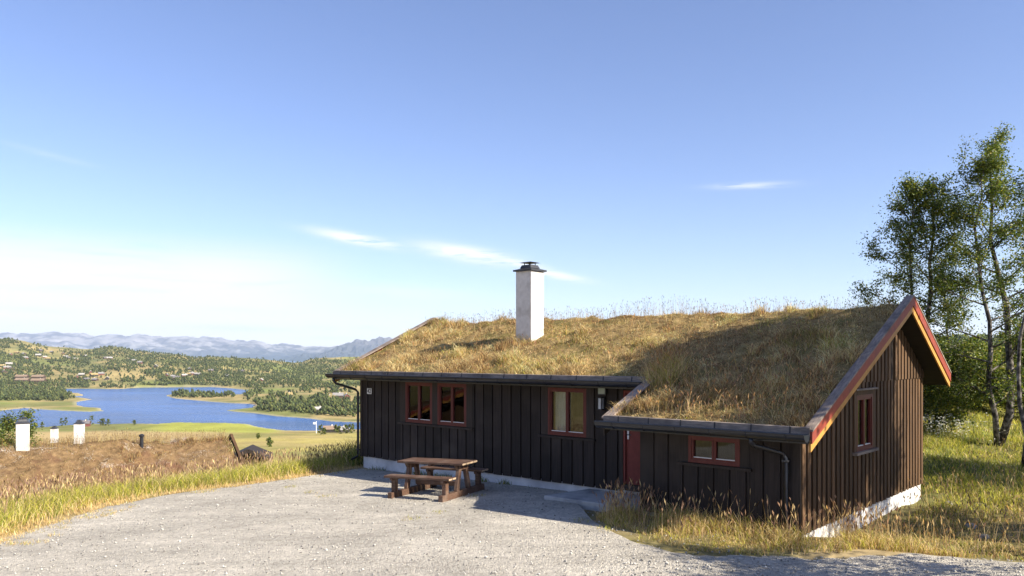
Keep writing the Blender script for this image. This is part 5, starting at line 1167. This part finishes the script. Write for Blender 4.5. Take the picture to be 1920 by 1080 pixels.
clusters = {
    'cabins on the hill crest at upper left': ('tiny cabin on the hill crest at upper left', [(20, 664), (31, 661), (44, 664), (75, 658), (72, 667), (84, 670), (97, 661), (90, 673), (118, 663), (123, 669), (128, 671), (141, 674), (47, 673)]),
    'cabins at the left edge of the valley': ('tiny cabin at the left edge beside the lodges', [(5, 686), (13, 690), (8, 697), (17, 683), (21, 693)]),
    'cabins above the middle of the lake': ('tiny cabin among trees above the far lake shore', [(145, 708), (153, 705), (170, 699), (176, 704), (190, 702), (178, 712), (201, 711), (163, 713)]),
    'cabins below the round wooded hill': ('tiny cabin below the round wooded hill', [(198, 671), (206, 672), (240, 675), (251, 677), (263, 680), (161, 668), (292, 688)]),
    'cabins right of the lake head': ('tiny cabin in the cluster above the island tip', [(314, 704), (325, 707), (331, 710), (346, 705), (353, 704), (359, 702), (371, 702), (356, 692), (395, 696)]),
    'cabins on the moor by the house': ('tiny cabin on the tan moor beside the big cabin', [(634, 744), (650, 746), (620, 748)]),
    'cabins in the far wood': ('tiny cabin in the far wood across the lake', [(490, 713), (426, 705), (540, 742), (455, 697)])}
for g_, (lab, pts) in clusters.items():
    for i, (X, Y) in enumerate(sorted(pts)): put('valley_cabin', kinds[(i * 5 + len(g_)) % 6], X, Y + 2, ORD[i] + ' ' + lab, 'cabin', g_, sc=0.9 + 0.3 * rng.random())
put('lodge', lodge_me, 41, 711, 'left of two upper brown roofed lodges above the wooded shore', 'lodge', 'lodges above the wooded shore', 0.1, 0.9)
put('lodge', lodge_me, 72, 713, 'right of two upper brown roofed lodges above the wooded shore', 'lodge', 'lodges above the wooded shore', 0.05, 0.95)
put('lodge', lodge_me, 42, 719, 'lower left brown roofed lodge nearest the wooded shore', 'lodge', 'lodges above the wooded shore', 0.1, 0.95)
put('lodge', lodge_me, 72, 721, 'lower right brown roofed lodge nearest the wooded shore', 'lodge', 'lodges above the wooded shore', 0.05, 1.0)
put('lakeside_house', cabin_mesh('lakeside_house', 10, 7, 2.8, 5.0, wm_[2], rm_[2]), 157, 800, 'dark red house on the near shore behind the slim chimney', 'house', None, 0.3, 0.9)
put('lakeside_house', cabin_mesh('lakeside_house', 9, 6.5, 2.6, 4.6, wm_[1], rm_[4]), 619, 811, 'small house with orange roof on the near shore beside the big cabin', 'house', None, 0.2, 0.95)
put('lakeside_house', cabin_mesh('lakeside_house', 9, 6.5, 2.6, 4.6, wm_[1], rm_[0]), 642, 811, 'small dark house half hidden in shore trees beside the big cabin', 'house', None, 0.9, 0.85)
put('lakeside_house', cabin_mesh('lakeside_house', 11, 7, 2.8, 5.0, wm_[1], rm_[3]), 597, 773, 'pale roofed house among trees on the wooded peninsula', 'house', None, 0.4, 1.0)
def pole(X, Y, h, lab, flag):
    x, y, _ = on_ground(X, Y, 60.0); x, y = float(x[0]), float(y[0]); t = tag(empty('flagpole', (x, y, gz1(x, y))), lab, 'flagpole')
    MB().tube([(0, 0, -0.3), (0, 0, h * 0.5), (0, 0, h)], [0.22, 0.19, 0.15], 8).build('pole', M['white'], t)
    MB().tube([(0, 0, h), (0, 0, h + 0.35)], 0.28, 8).build('finial', M['white'], t)
    if flag:
        mb = MB(); q = [(-0.1 - 0.28 * i, 0.10 * math.sin(i * 1.3)) for i in range(8)]
        for (a_, b_), (c_, d_) in zip(q[:-1], q[1:]): mb.hexa([(a_, b_, h - 1.6), (c_, d_, h - 1.7), (c_, d_ + 0.03, h - 1.7), (a_, b_ + 0.03, h - 1.6), (a_, b_, h - 0.3), (c_, d_, h - 0.35), (c_, d_ + 0.03, h - 0.35), (a_, b_ + 0.03, h - 0.3)])
        mb.build('flag', M['white'], t)
pole(593, 812.5, 7.5, 'white flagpole with small flag on the near shore', True); pole(133.5, 797, 5.0, 'short pale pole on the near shore left of the red house', False)

# single trees along the near shore
for kk, (X, Y, h) in enumerate(sorted(((116, 799, 6), (123, 798, 6.5), (160, 798.5, 5), (171, 797.5, 7.5), (189, 799, 5.5), (195, 799, 5.5), (203, 799, 5), (252, 797.5, 4), (601, 816, 5.5), (607, 815.5, 4), (630, 812, 5), (636, 814, 5), (648, 813, 5.5), (655, 813, 5.5), (661, 812.5, 6), (67, 804.5, 4), (78, 803, 4.5), (505, 838, 3), (484, 823, 2.5)))):
    x, y, _ = on_ground(X, Y, 60.0); x, y = float(x[0]), float(y[0])
    if math.isfinite(x):
        birch('shore_tree', x, y, h, ORD[kk] + ' small dark green tree on the near lake shore and meadow', 'tree', crown0=0.12, rad=h * 0.34, limbs=9, per=12, leaf=0.55, r0=0.12, sig=0.35, subs=3, group='single trees on the near shore', topp=0.5)

# woods across the valley: one mass of small crowns
def woods():
    def mask(X, Y):
        m_ = np.zeros(len(X)); n = fbm(X / 26 + 3, Y / 7.0 + 9, 3); n2 = fbm(X / 9, Y / 3.5, 2)
        left = (X < 700)
        hillside = left * (Y < 728) * (0.06 + 0.95 * sm(n, 0.46, 0.55))
        m_ = np.maximum(m_, hillside)
        belt = left * sm(X, 255, 380) * ((Y > 676) & (Y < 727)) * (0.35 + 0.65 * sm(n, 0.36, 0.52)); m_ = np.maximum(m_, belt)
        rnd_hill = left * (X > 175) * (X < 420) * (Y < 690) * (Y < 655 + np.abs(X - 215) * 0.17 + 14) * 0.95; m_ = np.maximum(m_, rnd_hill)
        shore = (X < 140) * (Y > 716) * (Y < 752) * sm(140 - X, 0, 20) * 0.9; m_ = np.maximum(m_, shore)
        isl = (X > 322) * (X < 440) * (Y > 733) * (Y < 746) * 0.75; m_ = np.maximum(m_, isl)
        pen = (X > 475) * (X < 675) * (Y > 752) * (Y < 783) * (0.25 + 0.75 * sm(n2, 0.35, 0.6)) * (Y < 770 + (X - 475) * 0.07); m_ = np.maximum(m_, pen * 0.8)
        moor = (X > 440) * (X < 680) * (Y > 728) * (Y < 752) * sm(n, 0.5, 0.62) * 0.6; m_ = np.maximum(m_, moor)
        
        right = (X > 1600) * (Y < 740) * 0.9; m_ = np.maximum(m_, right)
        return m_
    n = 62000; X = np.where(rng.random(n) < 0.84, -40 + 730 * rng.random(n), 1680 + 290 * rng.random(n)); Y = 632 + 195 * rng.random(n) ** 1.3
    k = rng.random(n) < mask(X, Y); X, Y = X[k], Y[k]
    x, d, _ = on_ground(X, Y, 70.0); ok = np.isfinite(x) & (d > 300); x, d = x[ok], d[ok]
    sd = lake_sd(x, d); ok = sd > 3; x, d = x[ok], d[ok]; z = terrain(x, d); n = len(x)
    h = 1.8 + 6.0 * rng.random(n) ** 1.4; h = np.where(d < 1300, h * 1.1, h); r = h * (0.22 + 0.16 * rng.random(n))
    parts = []
    base = np.array([(1, 0, 0), (0, 1, 0), (-1, 0, 0), (0, -1, 0), (0, 0, 1), (0, 0, -1)], float); fb = np.array([(0, 1, 4), (1, 2, 4), (2, 3, 4), (3, 0, 4), (1, 0, 5), (2, 1, 5), (3, 2, 5), (0, 3, 5)])
    for j in range(3):
        q = base[None] * (0.75 + 0.5 * rng.random((n, 6, 1))); an = rng.random(n) * 6.28; ca_, sa_ = np.cos(an)[:, None], np.sin(an)[:, None]
        q = np.stack([q[..., 0] * ca_ - q[..., 1] * sa_, q[..., 0] * sa_ + q[..., 1] * ca_, q[..., 2]], -1)
        rr = r * (1.0, 0.8, 0.65)[j]; hh = h * (0.36, 0.32, 0.26)[j]
        q = q * np.stack([rr, rr, hh], -1)[:, None] + np.stack([x + r * rng.normal(0, 0.4, n), d + r * rng.normal(0, 0.4, n), z + h * (0.34, 0.56, 0.76)[j]], -1)[:, None]
        F = (fb[None] + 6 * np.arange(n)[:, None, None]).reshape(-1, 3); c = pal(n, [(0.060, 0.080, 0.032), (0.085, 0.102, 0.038), (0.12, 0.132, 0.046), (0.046, 0.058, 0.030)], [0.35, 0.3, 0.15, 0.2], 0.2)
        parts.append((q.reshape(-1, 3), F, np.repeat(c, 6, 0)))
    V, F, C = merge(parts); tag(link('woods', mesh_arrays('woods', V, F, C), M['forest']), 'far birch woods covering the hills and shores round the lake', 'woods', kind='stuff')
woods()

# ------------------------------------------------------------------ the air
def haze():
    mb = MB(); mb.box(-19000, 19000, -3000, 19500, -96, 640); o = mb.build('haze', None)
    mt = bpy.data.materials.new('haze'); mt.use_nodes = True; nt = mt.node_tree; nt.nodes.clear()
    out = nt.nodes.new('ShaderNodeOutputMaterial'); v = nt.nodes.new('ShaderNodeVolumePrincipled'); v.inputs['Color'].default_value = (0.70, 0.84, 1.0, 1); v.inputs['Density'].default_value = 0.000036; v.inputs['Anisotropy'].default_value = 0.1
    nt.links.new(v.outputs[0], out.inputs['Volume']); o.data.materials.append(mt); tag(o, 'thin bluish haze over the valley and far mountains', 'haze', kind='stuff')
haze()
